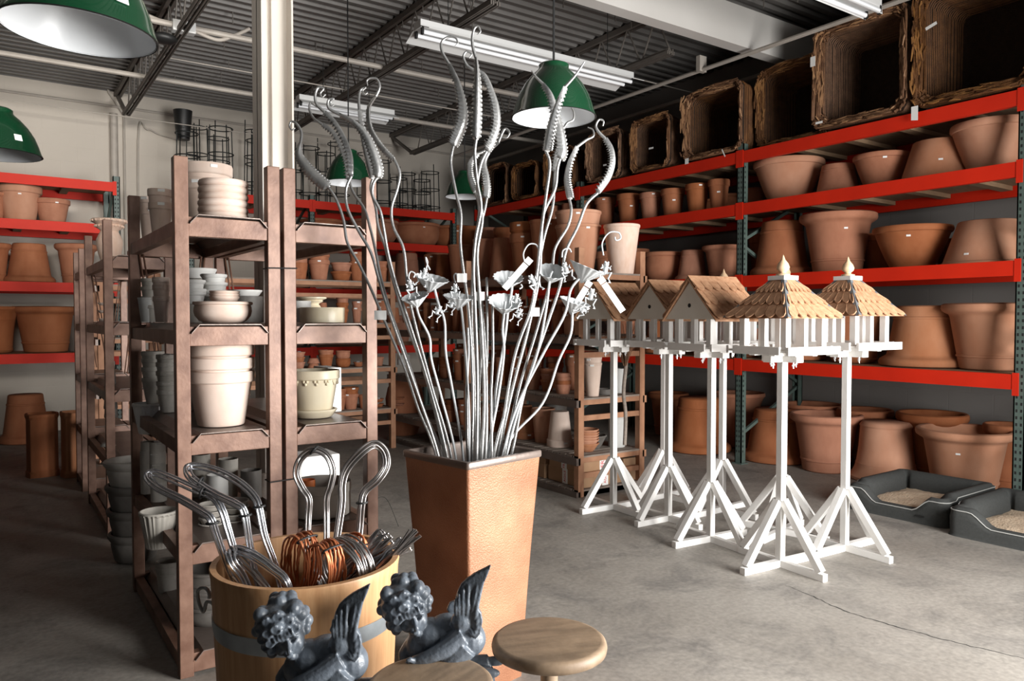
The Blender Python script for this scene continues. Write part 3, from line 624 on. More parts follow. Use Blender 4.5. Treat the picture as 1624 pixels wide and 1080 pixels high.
tag(M().box(-.045, .03, -.10, .10, 0, .225).obj('square_planter', 'chalk', None, None, (q.x-.01, q.y+.05, zB[2]), bevel=.004), 'tall square white planter behind the large cream pot', 'planter')
# lower part of rack B
p = on(500, 740, 1, 3.95); tag(M().box(-.13, .10, -.10, .10, 0, .21).obj('square_planter', 'chalk', None, None, (p.x, p.y, TZ[3]), bevel=.006), 'big bright white planter on the fourth tray beside orange pots', 'planter')
p = on(466, 745, 1, 3.62); pot('cyl', 'orange', (p.x, p.y, TZ[3]+.02), .03, .19, 'tall orange glazed cylinder pot half hidden by the strapped posts', 'pot', GA)
p = on(489, 755, 1, 3.56); pot('cyl', 'orange', (p.x, p.y, TZ[3]+.08), .033, .075, 'small orange glazed pot inside the round grey basin', 'pot', GA)
p = on(472, 760, 1, 3.52); pot('bowl', 'ash', (p.x, p.y, TZ[3]+.07), .035, .07, 'small grey bowl beside the little orange pot', 'bowl', GA)
p = on(506, 800, 1, 3.50); pot('tank', 'ash', (p.x+.01, p.y, TZ[3]-.0), .140, .155, 'wide round grey basin, fourth tray of the cable-tied brown rack', 'basin', GA, n=56)
# --- rack C and around
p = on(174, 400, 1, 6.6); pot('urn', 'urn', (p.x, p.y, TZ[0]), .125, .33, 'pale carved clay urn with leaf collar atop the farther brown rack', 'urn', None, n=48)
u = COL.objects[-1]
m = M()
for k in range(20):
    a = 2*PI*k/20
    for (rr, z) in ((.99, .955), (.78, .835)): m.ell((rr*math.cos(a), rr*math.sin(a), z), (.075, .075, .03), 8, 6)
m.obj('leaf_collar', 'urn', u, 60)
stack('flower', W, 'pale pot', 166, 10, [505, 492, 480], 1, 6.2, TZ[1], 'second tray of the farther brown rack', GA)
stack('flute', 'dark', 'dark fluted pot', 176, 10, [662, 648, 634], 1, 6.2, TZ[2], 'third tray of the farther brown rack', GA)
stack('flower', 'ash', 'grey pot', 172, 12, [735, 720, 707], 1, 6.2, TZ[3]-.1, 'low tray of the farther brown rack', GA)
stack('plain', 'cement', 'white pot', 225, 14, [640, 628, 615, 600], 1, 6.4, TZ[2]-.2, 'white pile inside the farther brown rack', GA)
for i, (yt, hw) in enumerate(((768, 38), (798, 36), (828, 35), (855, 33))):
    r = .165; pot('basin', 'dark' if i else 'ash', (.72, 5.17, .46-.15*i), .172-.006*i, .17, f'wide dark clay basin, {["topmost", "second", "third", "lowest"][i]} of the floor pile between the brown racks', 'basin', 'dark basins piled on the floor')
# ================================================================== WOODEN RACKS
def wood_rack(label, x0, x1, y0, y1, zs, zt, posts_y, slats_along='x', pw=.06, extra=()):
    t = thing('wooden_rack', label, 'rack', (x0, y0, 0), 0, 'slatted wooden racks'); w = x1-x0; d = y1-y0
    for y in posts_y:
        for x in (pw/2, w-pw/2): M().box(x-pw/2, x+pw/2, y-y0, y-y0+pw, 0, zt).obj('post', 'pine', t, bevel=.003)
    for z in zs:
        for e in (z-.012, z-.145 if z > .3 else z-.012):
            if e < 0: continue
            for y in posts_y: M().box(pw, w-pw, y-y0+.008, y-y0+.04, e-.045, e).obj('crossbar', 'pine', t)
        for x in (0, w): M().box(x-.022, x+.022, 0, d, z-.075, z-.014).obj('side_rail', 'pine' if x else 'tray', t)
        m = M(); k = 0
        if w < d:
            y = .0
            while y < d-.05: m.box(.0, w, y+.004, y+.076, z-.014, z+random.uniform(-.001, .001)); y += .088
        else:
            y = .0
            while y < d-.05: m.box(.0, w, y+.004, y+.076, z-.014, z); y += .088
        m.obj('slats', 'slat', t)
    return t
WX0, WX1, WY0 = 4.02, 4.78, 4.85
WZ = [1.89, 1.36, .83, .345, .06]
wood_rack('long slatted wooden rack of terracotta, its end post beside the bird feeders', WX0, WX1, WY0, 8.5, WZ, 2.09, (WY0, 6.65, 8.44))
wood_rack('slatted wooden rack of small pots standing crosswise before the back wall rack', 1.55, 3.85, 7.95, 8.55, [1.92, 1.45, .95, .47], 2.15, (7.95, 8.49))
wood_rack('small old pine rack seen edge-on beside the dark corner rack', .90, 1.5, 8.75, 9.2, [1.85, 1.3, .75, .3], 1.98, (8.75, 9.14))
GW = 'pots on the wooden racks'
# top of long rack
stack('plain', DU, 'large throwing-ringed pot', 917, 37, [358, 336], 0, 4.40, WZ[0], 'on top of the long wooden rack end', GW, st=True, n=48)
row([('plain', 'urn', 'greyish ringed pot', 986, 29, 357)], 0, 4.60, WZ[0], 'top of the long wooden rack', 'its end post', GW)
stack('plain', T, 'ringed terracotta pot', 866, 26, [350], 0, 4.40, WZ[0], 'next beyond the large ringed pair, long rack top', GW, st=True)
stack('flower', T, 'terracotta pot', 833, 25, [372, 354], 0, 4.40, WZ[0], 'stickered pair midway along the long rack top', GW, st=True)
row([('plain_up', T, 'upturned ringed pot', 797, 22, 378), ('plain', T, 'ringed terracotta pot', 768, 19, 380)], 0, 4.40, WZ[0], 'top of long rack', 'the stickered pair', GW)
row([('plain', T, 'ringed terracotta pot', 730, 20, 389, (.1, .8)), ('flower_up', T, 'upturned terracotta pot', 703, 15, 404), ('flower', T, 'terracotta pot', 684, 12, 404, (0, .9))], 0, 4.40, WZ[0], 'top of long wooden rack', 'the mid-rack gap', GW)
row([('plain', T, 'terracotta pot', 748, 17, 360), ('flower', T, 'terracotta pot', 775, 15, 362), ('roll', T, 'terracotta pot', 800, 18, 362)], 0, 4.68, WZ[0], 'rear edge of long rack top', 'the far end', GW)
def piles(lst, ax, val, zs, where, base):
    for i, (kind, mt, wd, px, hw, tops, *r) in enumerate(lst):
        stack(kind, mt, wd, px, hw, tops, ax, val+(r[0] if r else 0), zs, f'{ORD[i]} pile from {base}, {where}', GW, st=(i % 2 == 0), n=24)
# shelf z 1.36
L = []
for i, px in enumerate((902, 884, 866, 848, 831, 814, 798, 782, 767, 752, 738, 724, 711, 699, 688, 677, 667)):
    hw = 10.5-.28*i; t0 = 501-.5*i; k = i % 4
    L.append(('flower' if k != 2 else 'flower_up', T if i % 3 else DU, 'small terracotta pot' if k != 2 else 'small upturned pot', px, hw, [t0-3, t0-14] if k in (0, 3) else [t0-8] if k == 1 else [t0-10]))
piles(L, 0, 4.17, WZ[1], 'second shelf, long rack', 'near end')
piles([('flower', T, 'small rear pot', px, 10-.3*i, [486-i, 476-i]) for i, px in enumerate((912, 890, 868, 846, 825, 805, 786, 768, 750, 734, 719, 705))], 0, 4.48, WZ[1], 'second shelf, long rack', 'near end')
# shelf z .83
L = [('plain', W, 'whitewashed pot', 940, 15, [575, 566, 558], .05), ('saucer', T, 'shallow terracotta dish', 893, 13, [609, 603, 597, 591], -.02), ('flower', T, 'small terracotta pot', 868, 11, [602, 592, 584]), ('flower', DU, 'terracotta pot', 846, 13, [580, 570]),
     ('flower', T, 'terracotta pot', 822, 12, [582, 572, 564]), ('plain', T, 'terracotta pot', 798, 13, [575, 566]), ('flower', T, 'terracotta pot', 776, 12, [572]), ('flower', DU, 'terracotta pot', 752, 11, [570, 562]), ('flower', T, 'terracotta pot', 730, 12, [570, 561, 553]),
     ('round', T, 'terracotta bowl', 708, 11, [578, 572, 566]), ('flower', T, 'terracotta pot', 688, 9, [567])]
piles(L, 0, 4.22, WZ[2], 'third shelf, long rack', 'near end')
piles([('flower', T, 'rear terracotta pot', px, hw, [yt, yt-9]) for px, hw, yt in ((912, 16, 570), (880, 14, 575), (850, 14, 560), (820, 13, 558), (790, 13, 556), (762, 12, 556), (735, 11, 554))], 0, 4.52, WZ[2], 'third shelf, long rack', 'near end')
pot('cyl', 'dark', (4.45, 5.02, WZ[2]), .075, .05, 'low black dish on the wooden rack beside the whitewashed pots', 'dish', GW)
pot('tank', 'cement', (4.66, 5.05, WZ[2]), .055, .22, 'tall pale grey cylinder on the third shelf behind a feeder post', 'pot', GW)
# shelf z .345
L = [('bowl', DU, 'terracotta bowl', 930, 20, [700, 696, 692, 688, 684, 680], .02), ('flower_up', W, 'upturned whitewashed pot', 888, 21, [652]), ('flower', DU, 'pale terracotta pot', 861, 19, [647]), ('flower_up', DU, 'upturned pale pot', 833, 16, [642]),
     ('flower', T, 'terracotta pot', 808, 14, [655, 645]), ('flower', T, 'terracotta pot', 784, 13, [648, 640]), ('flower', T, 'terracotta pot', 762, 12, [650, 640]), ('plain', T, 'terracotta pot', 738, 13, [650, 640, 632]), ('flower', T, 'terracotta pot', 716, 11, [650, 641, 633]), ('flower', T, 'terracotta pot', 697, 10, [648, 640])]
for i, (kind, mt, wd, px, hw, tops, *r) in enumerate(L):
    stack(kind, mt, wd, px, hw, tops, 0, 4.24+(r[0] if r else 0), WZ[3], f'{ORD[i]} pile from near end, fourth shelf, long rack', GW, st=(i % 2 == 1), n=32, h=.075 if len(tops) == 6 else None)
pot('tank', 'cement', (4.64, 5.06, WZ[3]), .075, .30, 'large pale grey cylinder on the fourth shelf, wooden rack end', 'pot', GW)
pot('bowl', 'dark', (4.40, 5.12, WZ[3]), .13, .12, 'black bowl in the shade of the fourth wooden shelf', 'bowl', GW)
stack('plain', T, 'terracotta pot', 800, 15, [640], 0, 4.6, WZ[3], 'rear of the fourth shelf on the long rack', GW)
stack('round', 'dark', 'dark round bowl', 880, 20, [642, 636], 0, 4.56, WZ[3], 'rear of the fourth shelf on the long rack', GW, h=.16)
# twig bundle standing between the feeders
m = M()
for i in range(60):
    a = random.uniform(0, 2*PI); r = random.uniform(.02, .07); rr = random.uniform(.10, .24); z = random.uniform(.45, .62)
    m.tube([(r*.2*math.cos(a), r*.2*math.sin(a), .22), (r*math.cos(a), r*math.sin(a), .36), (rr*math.cos(a+.3), rr*math.sin(a+.3), z)], .0022, 4)
t = thing('besom_broom', 'upright twig broom with crooked stick, leaning on the wooden rack', 'broom', (4.40, 4.70, .88))
m.obj('twigs', 'wicker', t); M().tube(spline([(0, 0, -.45), (.01, 0, -.2), (-.005, .01, 0), (.012, 0, .25), (0, .01, .42)], 5), .016, 8).obj('stick', 'slat', t, 60)
# cross rack piles (seen through the brown racks)
Ls = {1.92: [(466, 15, [432, 425], 'saucer'), (474, 13, [417, 409, 402], 'saucer'), (506, 17, [413, 401, 388], 'flower'), (541, 17, [431, 417], 'flower'), (566, 12, [415, 400], 'flower'), (604, 12, [425, 415], 'flower')],
      1.45: [(452, 9, [492], 'flower'), (470, 9, [488, 480], 'flower'), (512, 9, [480], 'flower_up'), (543, 10, [490, 480, 470], 'flower'), (566, 8, [488, 478], 'flower'), (586, 8, [490], 'flower'), (606, 9, [486, 477], 'flower'), (626, 9, [488], 'flower_up'), (645, 9, [486, 478], 'flower'), (660, 8, [488], 'flower')],
      .95: [(474, 10, [574, 566, 558], 'flower'), (497, 10, [576, 568], 'flower_up'), (517, 12, [562, 555], 'flower'), (544, 12, [568, 556], 'round'), (568, 8, [574], 'flower'), (600, 9, [566], 'flower'), (640, 10, [570, 562], 'cyl')],
      .47: [(470, 11, [630], 'flower'), (494, 11, [628, 618], 'flower'), (520, 11, [626], 'flower_up'), (538, 11, [625, 616], 'flower'), (556, 13, [624, 614], 'flower'), (578, 10, [626], 'flower'), (600, 9, [640, 632], 'flower'), (632, 10, [640, 630], 'flower')]}
for z, nm in ((1.92, 'top shelf'), (1.45, 'second shelf'), (.95, 'third shelf'), (.47, 'lowest shelf')):
    for i, (px, hw, tops, kind) in enumerate(Ls[z]):
        wd = {'saucer': 'terracotta saucer', 'round': 'terracotta bowl', 'flower_up': 'upturned small pot', 'cyl': 'pale beaker'}.get(kind, 'small terracotta pot')
        stack(kind, T if kind != 'cyl' else 'cement', wd, px, hw, tops, 1, 8.12, z, f'{ORD[i]} pile from the brown racks, {nm}, cross rack', GW, st=(i % 2 == 0), n=24)
# ---------------- cardboard boxes with warning tape
def letters(txt, size, parent, loc, rot, mt='ink', name='tape_lettering'):
    c = bpy.data.curves.new(name, 'FONT'); c.body = txt; c.size = size; c.extrude = .0004; c.align_x = 'CENTER'; c.align_y = 'CENTER'; 
    tmp = bpy.data.objects.new('tmp', c); me = bpy.data.meshes.new_from_object(tmp); bpy.data.objects.remove(tmp); me.materials.clear(); me.materials.append(MT[mt]); me.name = name
    o = bpy.data.objects.new(name, me); COL.objects.link(o); o.parent = parent; o.location = loc; o.rotation_euler = rot; return o
def carton(label, loc, sx, sy, sz, rz=0, tapes=()):
    t = thing('cardboard_box', label, 'box', loc, rz, 'cartons under the wooden rack')
    M().box(-sx/2, sx/2, -sy/2, sy/2, 0, sz).obj('carton', 'card', t, bevel=.004)
    M().box(-sx/2, sx/2, -.002, .002, sz, sz+.001).obj('flap_seam', 'inkd', t)
    for (face, off) in tapes:
        if face == 'x': m = M().box(-sx/2-.002, -sx/2, off-.035, off+.035, 0, sz); tp = m.obj('tape', 'label', t); letters(('AGILE' if sz > .11 else 'FRAG'), sz/(3.4 if sz > .11 else 2.6), t, (-sx/2-.0025, off, sz/2), (PI/2, PI/2*0, -PI/2)).rotation_euler = Euler((PI/2, -PI/2, -PI/2))
        else: m = M().box(off-.035, off+.035, -sy/2-.002, -sy/2, 0, sz); tp = m.obj('tape', 'label', t); letters(('AGILE' if sz > .11 else 'FR'), sz/(3.4 if sz > .11 else 1.7), t, (off, -sy/2-.0025, sz/2), (PI/2, 0, 0)).rotation_euler = Euler((PI/2, -PI/2, 0))
    return t
carton('cardboard box with red warning tape, lower one at the wooden rack end', (4.33, 5.13, .062), .46, .48, .13, 0, (('y', .02), ('x', 0.0)))
carton('rounded pale cardboard box with warning tape, upper one at the rack end', (4.30, 5.12, .195), .42, .44, .10, .05, (('y', .02), ('x', .02)))
carton('cardboard box with warning tape, lower one along the rack side', (4.30, 5.63, .062), .42, .46, .13, -.03, (('x', .05),))
carton('cardboard box with warning tape, upper one along the rack side', (4.28, 5.62, .195), .42, .44, .10, .04, (('x', -.06),))
carton('plain flat cardboard box stacked under the wooden rack, far corner', (4.66, 5.08, .062), .17, .36, .20, 0)
# ================================================================== LAMPS
def pendant(label, c, r, hgt, tilt=0, top=4.62, sticker=None):
    t = thing('pendant_lamp', label, 'pendant lamp', tuple(c), 0, 'green enamel pendant lamps'); t.rotation_euler = (tilt*.5, tilt, 0)
    k = r
    out = [(1.0, -.01), (1.015, .0), (1.01, .02), (.985, .06), (.93, .22), (.84, .42), (.70, .62), (.53, .79), (.40, .89), (.36, .93), (.36, 1.0), (.31, 1.03), (.10, 1.04), (0, 1.04)]
    inn = [(.985, -.008), (.97, .05), (.915, .21), (.82, .41), (.68, .60), (.51, .765), (.34, .88), (.20, .92), (0, .93)]
    M().lathe([(a*k, z*hgt) for a, z in out][::-1], 56).obj('shade', 'enamelg', t, 50)
    M().lathe([(a*k, z*hgt) for a, z in inn], 56).obj('shade_lining', 'enamelw', t, 50)
    M().lathe([(1.0*k, -.01*hgt), (1.02*k, 0), (1.0*k, .012*hgt), (.975*k, .0)], 56).obj('rim', 'cap', t, 60)
    M().lathe([(0, .90*hgt), (.10*k, .89*hgt), (.13*k, .80*hgt), (.12*k, .74*hgt), (.0, .70*hgt)], 20).obj('lamp_holder', 'enamelw', t, 40)
    M().tube([(0, 0, hgt*1.03), (0, 0, top-c[2])], .006, 6).obj('cord', 'cap', t)
    if sticker:
        a = math.atan2(-c[1], -c[0])+sticker; m = M(); n1 = Vector((math.cos(a), math.sin(a), 0)); n2 = Vector((-n1.y, n1.x, 0))
        P0 = n1*(.93*k+.004)+Vector((0, 0, .22*hgt)); P1 = n1*(.87*k+.004)+Vector((0, 0, .36*hgt)); h_ = .02*r/.22
        m.plate([P0-n2*h_, P0+n2*h_, P1+n2*h_, P1-n2*h_], n1*.003); m.obj('price_sticker', 'label', t)
    return t
pendant('large green enamel pendant lamp hanging nearest the camera, white inside', D(127, 52, 2.42), .226, .27, .04, 4.62, .55)
pendant('dark green enamel pendant lamp hanging above the dark corner rack', D(-4, 245, 4.4), .224, .26, 0, 4.62, .5)
pendant('green enamel pendant lamp hanging behind the tentacle stakes, before the long tube light', D(878, 187, 3.95), .219, .27, 0, 4.62)
pendant('small looking green pendant lamp far off by the back rack cages', D(737, 312, 8.6), .222, .28, 0, 4.62)
pendant('green pendant lamp behind the cable-tied brown rack, partly hidden by stakes', D(553, 290, 7.2), .22, .30, 0, 4.62)
def tube_light(label, p0, p1, wdt, hanger=True):
    L = (Vector(p1)-Vector(p0)).length; t = thing('tube_light', label, 'tube light', p0, math.atan2(p1[1]-p0[1], p1[0]-p0[0]), 'twin tube ceiling lights')
    m = M(); m.box(0, L, -.065, .065, .02, .09); m.obj('housing', 'fixture', t, bevel=.004)
    m = M()
    for sg in (-1, 1): m.add([(0, sg*.06, .03), (L, sg*.06, .03), (L, sg*wdt/2, -.035), (0, sg*wdt/2, -.035), (0, sg*.06, .036), (L, sg*.06, .036), (L, sg*wdt/2, -.029), (0, sg*wdt/2, -.029)], [(0, 1, 2, 3), (7, 6, 5, 4), (0, 3, 7, 4), (1, 5, 6, 2), (3, 2, 6, 7)])
    m.obj('reflector', 'fixture', t)
    for sg in (-1, 1):
        M().tube([(.03, sg*.055, -.01), (L-.03, sg*.055, -.01)], .019, 12).obj('tube', 'tubeg', t, 50)
        for x in (.012, L-.03): M().box(x, x+.018, sg*.055-.014, sg*.055+.014, -.035, .03).obj('socket', 'cap', t)
    for x in (.3, L-.3): M().tube([(x, 0, .09), (x, 0, 4.6-p0[2])], .003, 5).obj('hanger_wire', 'wire', t)
    return t
tube_light('long white twin tube light above the tentacle stakes', (2.98, 5.72, 3.90), (5.40, 5.72, 3.90), .42)
tube_light('shorter white twin tube light farther back near the column', (2.86, 8.36, 3.90), (4.02, 8.36, 3.90), .36)
tube_light('white twin tube light close above the big wicker baskets', (3.35, 3.36, 3.92), (5.80, 3.36, 3.92), .14)
# cable and junction box on the near joist
t = thing('junction_box', 'white junction box with flex cable clamped under the nearest roof joist', 'junction box', tuple(D(291, 44, 7.0)))
M().box(-.10, .10, -.05, .05, -.05, .05).obj('box_body', 'fixture', t, bevel=.006)
M().tube(spline([(-1.15, 0, .42), (-.7, 0, .36), (-.45, 0, .1), (-.1, 0, .0)], 6), .018, 8).obj('flex_cable', 'conduit', t, 60)
M().tube(spline([(.1, 0, -.01), (.3, 0, -.05), (.45, 0, .02), (.6, 0, .12)], 6), .018, 8).obj('flex_cable', 'conduit', t, 60)
M().ell((-.15, .1, -.1), (.12, .1, .05), 12, 6).obj('lamp_hook_plate', 'cap', t, 60)
# ================================================================== WICKER BASKETS
def basket(label, y, zb, w, h, dp, x=XR-.02, rz=0., tilt=0., tagp=None, far=False):
    """rectangular willow basket lying on its side, mouth towards the aisle (-x); y centre"""
    t = thing('wicker_basket', label, 'basket', (x, y, zb), rz, 'willow baskets on the top shelf')
    def ringp(w_, h_, xx, rad=.09, n=9, wob=0):
        P = []
        for (sy, sz, a0) in ((1, 1, 0), (-1, 1, 90), (-1, -1, 180), (1, -1, 270)):
            for k in range(n):
                a = math.radians(a0+90*k/(n-1)); P.append((xx+random.uniform(-wob, wob), sy*(w_/2-rad)+rad*math.cos(a)+random.uniform(-wob, wob), h/2+sz*(h_/2-rad)+rad*math.sin(a)+random.uniform(-wob, wob)))
        return P
    # woven shell
    m = M(); ns = 13; rings = []
    for i in range(ns):
        f = i/(ns-1); k = 1-.22*f
        rings.append(ringp(w*k-.02, h*k-.02, .03+dp*f, .08, 9))
    inner = [[(px_, py_*.95, h/2+(pz_-h/2)*.95) for px_, py_, pz_ in r] for r in rings]
    inner[-1] = [(px_-.02, py_, pz_) for px_, py_, pz_ in inner[-1]]
    seq = inner[::-1]+rings; n = len(rings[0]); vs = [p for r in seq for p in r]; fs = []
    for i in range(len(seq)-1):
        for j in range(n): fs.append((i*n+j, i*n+(j+1) % n, (i+1)*n+(j+1) % n, (i+1)*n+j))
    fs.append(tuple(range(n-1, -1, -1))); fs.append(tuple(range((len(seq)-1)*n, len(seq)*n)))
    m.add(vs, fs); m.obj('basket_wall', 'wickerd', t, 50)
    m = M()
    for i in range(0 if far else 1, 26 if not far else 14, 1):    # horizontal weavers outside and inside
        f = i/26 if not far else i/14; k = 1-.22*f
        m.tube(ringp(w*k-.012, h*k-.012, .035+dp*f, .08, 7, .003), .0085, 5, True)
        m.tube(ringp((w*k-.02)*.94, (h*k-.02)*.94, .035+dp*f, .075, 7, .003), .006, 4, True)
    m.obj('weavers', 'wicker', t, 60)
    m = M()                                           # thick braided rims, outer and inner
    for c in range(15 if not far else 9):
        f = random.random()**.8; q = .845+.155*f; xx = .05-.055*f+random.uniform(-.008, .008)
        P = ringp(w*q, h*q, xx, .10, 9, .003); ph = random.uniform(0, 6)
        P = [(a+.012*math.sin(i*2.4+ph), b*(1+.014*math.cos(i*2.4+ph)), h/2+(z-h/2)*(1+.014*math.cos(i*2.4+ph))) for i, (a, b, z) in enumerate(P)]
        m.tube(P, .0095, 5, True)
    ml = M(); nf = None
    for c in range(190 if not far else 60):
        f = random.random(); q = .84+.165*f; xx = .045-.062*f-.008
        P = ringp(w*q, h*q, xx, .10, 9); i = random.choice((8, 17, 26, 35)) if c % 5 else random.randrange(len(P)); a = Vector(P[i]); b = Vector(P[(i+1) % len(P)]) if i % 9 == 8 else Vector(P[(i+3) % len(P)])
        d_ = (b-a); ln = d_.length; o_ = lambda k: Vector((random.uniform(-.012, .012), random.uniform(-.014, .014)*k, random.uniform(-.014, .014)*k))
        s0 = random.uniform(0, 1.1) if ln > .2 else 0; a2 = a+d_*s0*.8; b2 = a2+d_.normalized()*min(ln, random.uniform(.09, .18))
        (ml if c % 2 else m).tube([a2+o_(1), (a2+b2)/2+Vector((-.008, 0, 0)), b2+o_(1)], [.004, .009, .005], 5)
    nf = len(m.f); m.add(ml.v, ml.f); o = m.obj('braided_rim', 'wicker', t, 60); o.data.materials.append(MT['wickerl'])
    for k in range(nf, len(o.data.polygons)): o.data.polygons[k].material_index = 1
    if tagp:
        for (ty, tz, a, ww, hh) in tagp:
            m = M(); ca, sa = math.cos(a), math.sin(a)
            P = [(-.06, ty+ca*u-sa*v, tz+sa*u+ca*v) for u, v in ((-ww/2, -hh/2), (ww/2, -hh/2), (ww/2, hh/2), (-ww/2, hh/2))]
            m.plate(P, (-.0015, 0, 0)); m.obj('paper_tag', 'label', t)
    return t
basket('big square willow basket on its side, nearest the tube light end of the top shelf', 2.86, 3.225, .90, .97, .55, tagp=[(.28, .62, -.3, .09, .025)])
basket('big square willow basket beside it, second from the near end of the top shelf', 3.80, 3.235, .86, .93, .55, tagp=[(.40, .62, .0, .05, .09), (.33, .05, 0, .07, .02)])
basket('large willow basket pushed back, half hidden behind its neighbour on the top shelf', 4.62, 3.225, .80, .80, .5, x=XR+.18)
basket('square willow basket on its side straddling the green upright, top shelf', 5.44, 3.225, .80, .72, .60, tagp=[(.28, -.02, .0, .05, .06), (-.22, -.02, 1.1, .09, .012)])
basket('medium willow basket with a white tag inside, fifth from the near end', 6.34, 3.225, .60, .60, .5, tagp=[(-.08, .22, .02, .07, .02)])
basket('medium willow basket in shadow, sixth from the near end', 7.15, 3.225, .62, .60, .5, tagp=[(-.1, .16, .02, .06, .02)])
basket('willow basket in the dark, first on the far bay of the top shelf', 8.05, 3.22, .66, .55, .5, far=True)
basket('willow basket in the dark, second on the far bay of the top shelf', 8.85, 3.22, .62, .5, .5, far=True)
basket('willow basket in the dark, last on the top shelf near the corner', 9.6, 3.22, .62, .6, .5, far=True)
tag(M().plate([(XR-.06, 3.30, 3.13), (XR-.06, 3.245, 3.12), (XR-.06, 3.245, 3.24), (XR-.06, 3.30, 3.24)], (-.001, 0, 0)).obj('shelf_tag', 'label'), 'white paper tag hanging from the top red beam between the two big baskets', 'tag')
# ================================================================== BIRD FEEDERS
def roof_face(m, bl, br, tr, tl, ncol, nrow=3, th=.007, ov=.16):
    bl, br, tr, tl = map(Vector, (bl, br, tr, tl)); nrm = (br-bl).cross(tl-bl).normalized()
    Pt = lambda s, t: (bl.lerp(br, s)).lerp(tl.lerp(tr, s), t)
    for r in range(nrow-1, -1, -1):
        t0 = r/nrow-.02; t1 = min((r+1)/nrow+ov*.3, 1.0); k = ncol
        for c in range(k+(r % 2)):
            off = .5 if r % 2 else 0; s0, s1 = max(0, (c+.02-off)/k), min(1, (c+.98-off)/k); sm = (s0+s1)/2; P = []
            dip = .10
            for j in range(7):
                u = j/6; P.append(Pt(s0+(s1-s0)*u, t0-dip*math.sin(PI*u)**.7+dip)+nrm*(.013+random.uniform(-.0015, .0015)))
            P += [Pt(s1, t1)+nrm*.002, Pt(s0, t1)+nrm*.002]
            m.plate(P, nrm*th)
def feeder_stand(t, zt=1.235):
    a = .32; s = .0205
    M().box(-a, a, -s, s, 0, .042).obj('foot_beam', 'paint', t, bevel=.0015)
    for q in ((s, a), (-a, -s)): M().box(-s, s, q[0], q[1], 0, .042).obj('foot_beam', 'paint', t, bevel=.0015)
    M().box(-s, s, -s, s, .042, zt).obj('post', 'paint', t, bevel=.0015)
    for dx, dy in ((1, 0), (-1, 0), (0, 1), (0, -1)):
        p = Vector((dx*(a-.03), dy*(a-.03), .045)); q = Vector((dx*s*1.2, dy*s*1.2, .40)); d = (q-p).normalized()
        M().bar(p, q, .041, .041).obj('brace', 'paint', t, bevel=.0015)
def tray_parts(t, z, a=.225):
    m = M(); m.box(-.13, .13, -.03, .03, z-.085, z-.045).box(-.03, .03, -.13, .13, z-.085, z-.045); m.obj('cleat', 'paint', t, bevel=.0015)
    m = M(); m.box(-a+.05, a-.05, -.095, -.055, z-.045, z-.02).box(-a+.05, a-.05, .055, .095, z-.045, z-.02).box(-.095, -.055, -a+.05, a-.05, z-.046, z-.021).box(.055, .095, -a+.05, a-.05, z-.046, z-.021); m.obj('batten', 'paint', t)
    M().box(-a+.004, a-.004, -a+.004, a-.004, z-.02, z-.008).obj('tray_floor', 'paint', t)
    for sg in (-1, 1):
        M().box(-a-.0, a+.0, sg*a-.009, sg*a+.009, z-.035, z+.012).obj('tray_rail', 'paint', t, bevel=.0015)
        M().box(sg*a-.009, sg*a+.009, -a+.05, a-.05, z-.035, z+.012).obj('tray_rail', 'paint', t, bevel=.0015)
    for (x, y) in ((-.10, -.02), (.10, -.02), (-.02, -.10), (.02, .10)):
        m = M(); m.tube([(x, y, z-.12), (x, y, z-.085)], .0035, 6); m.bar((x-.012, y, z-.105), (x+.012, y, z-.097), .004, .012); m.obj('wing_bolt', 'screw', t)
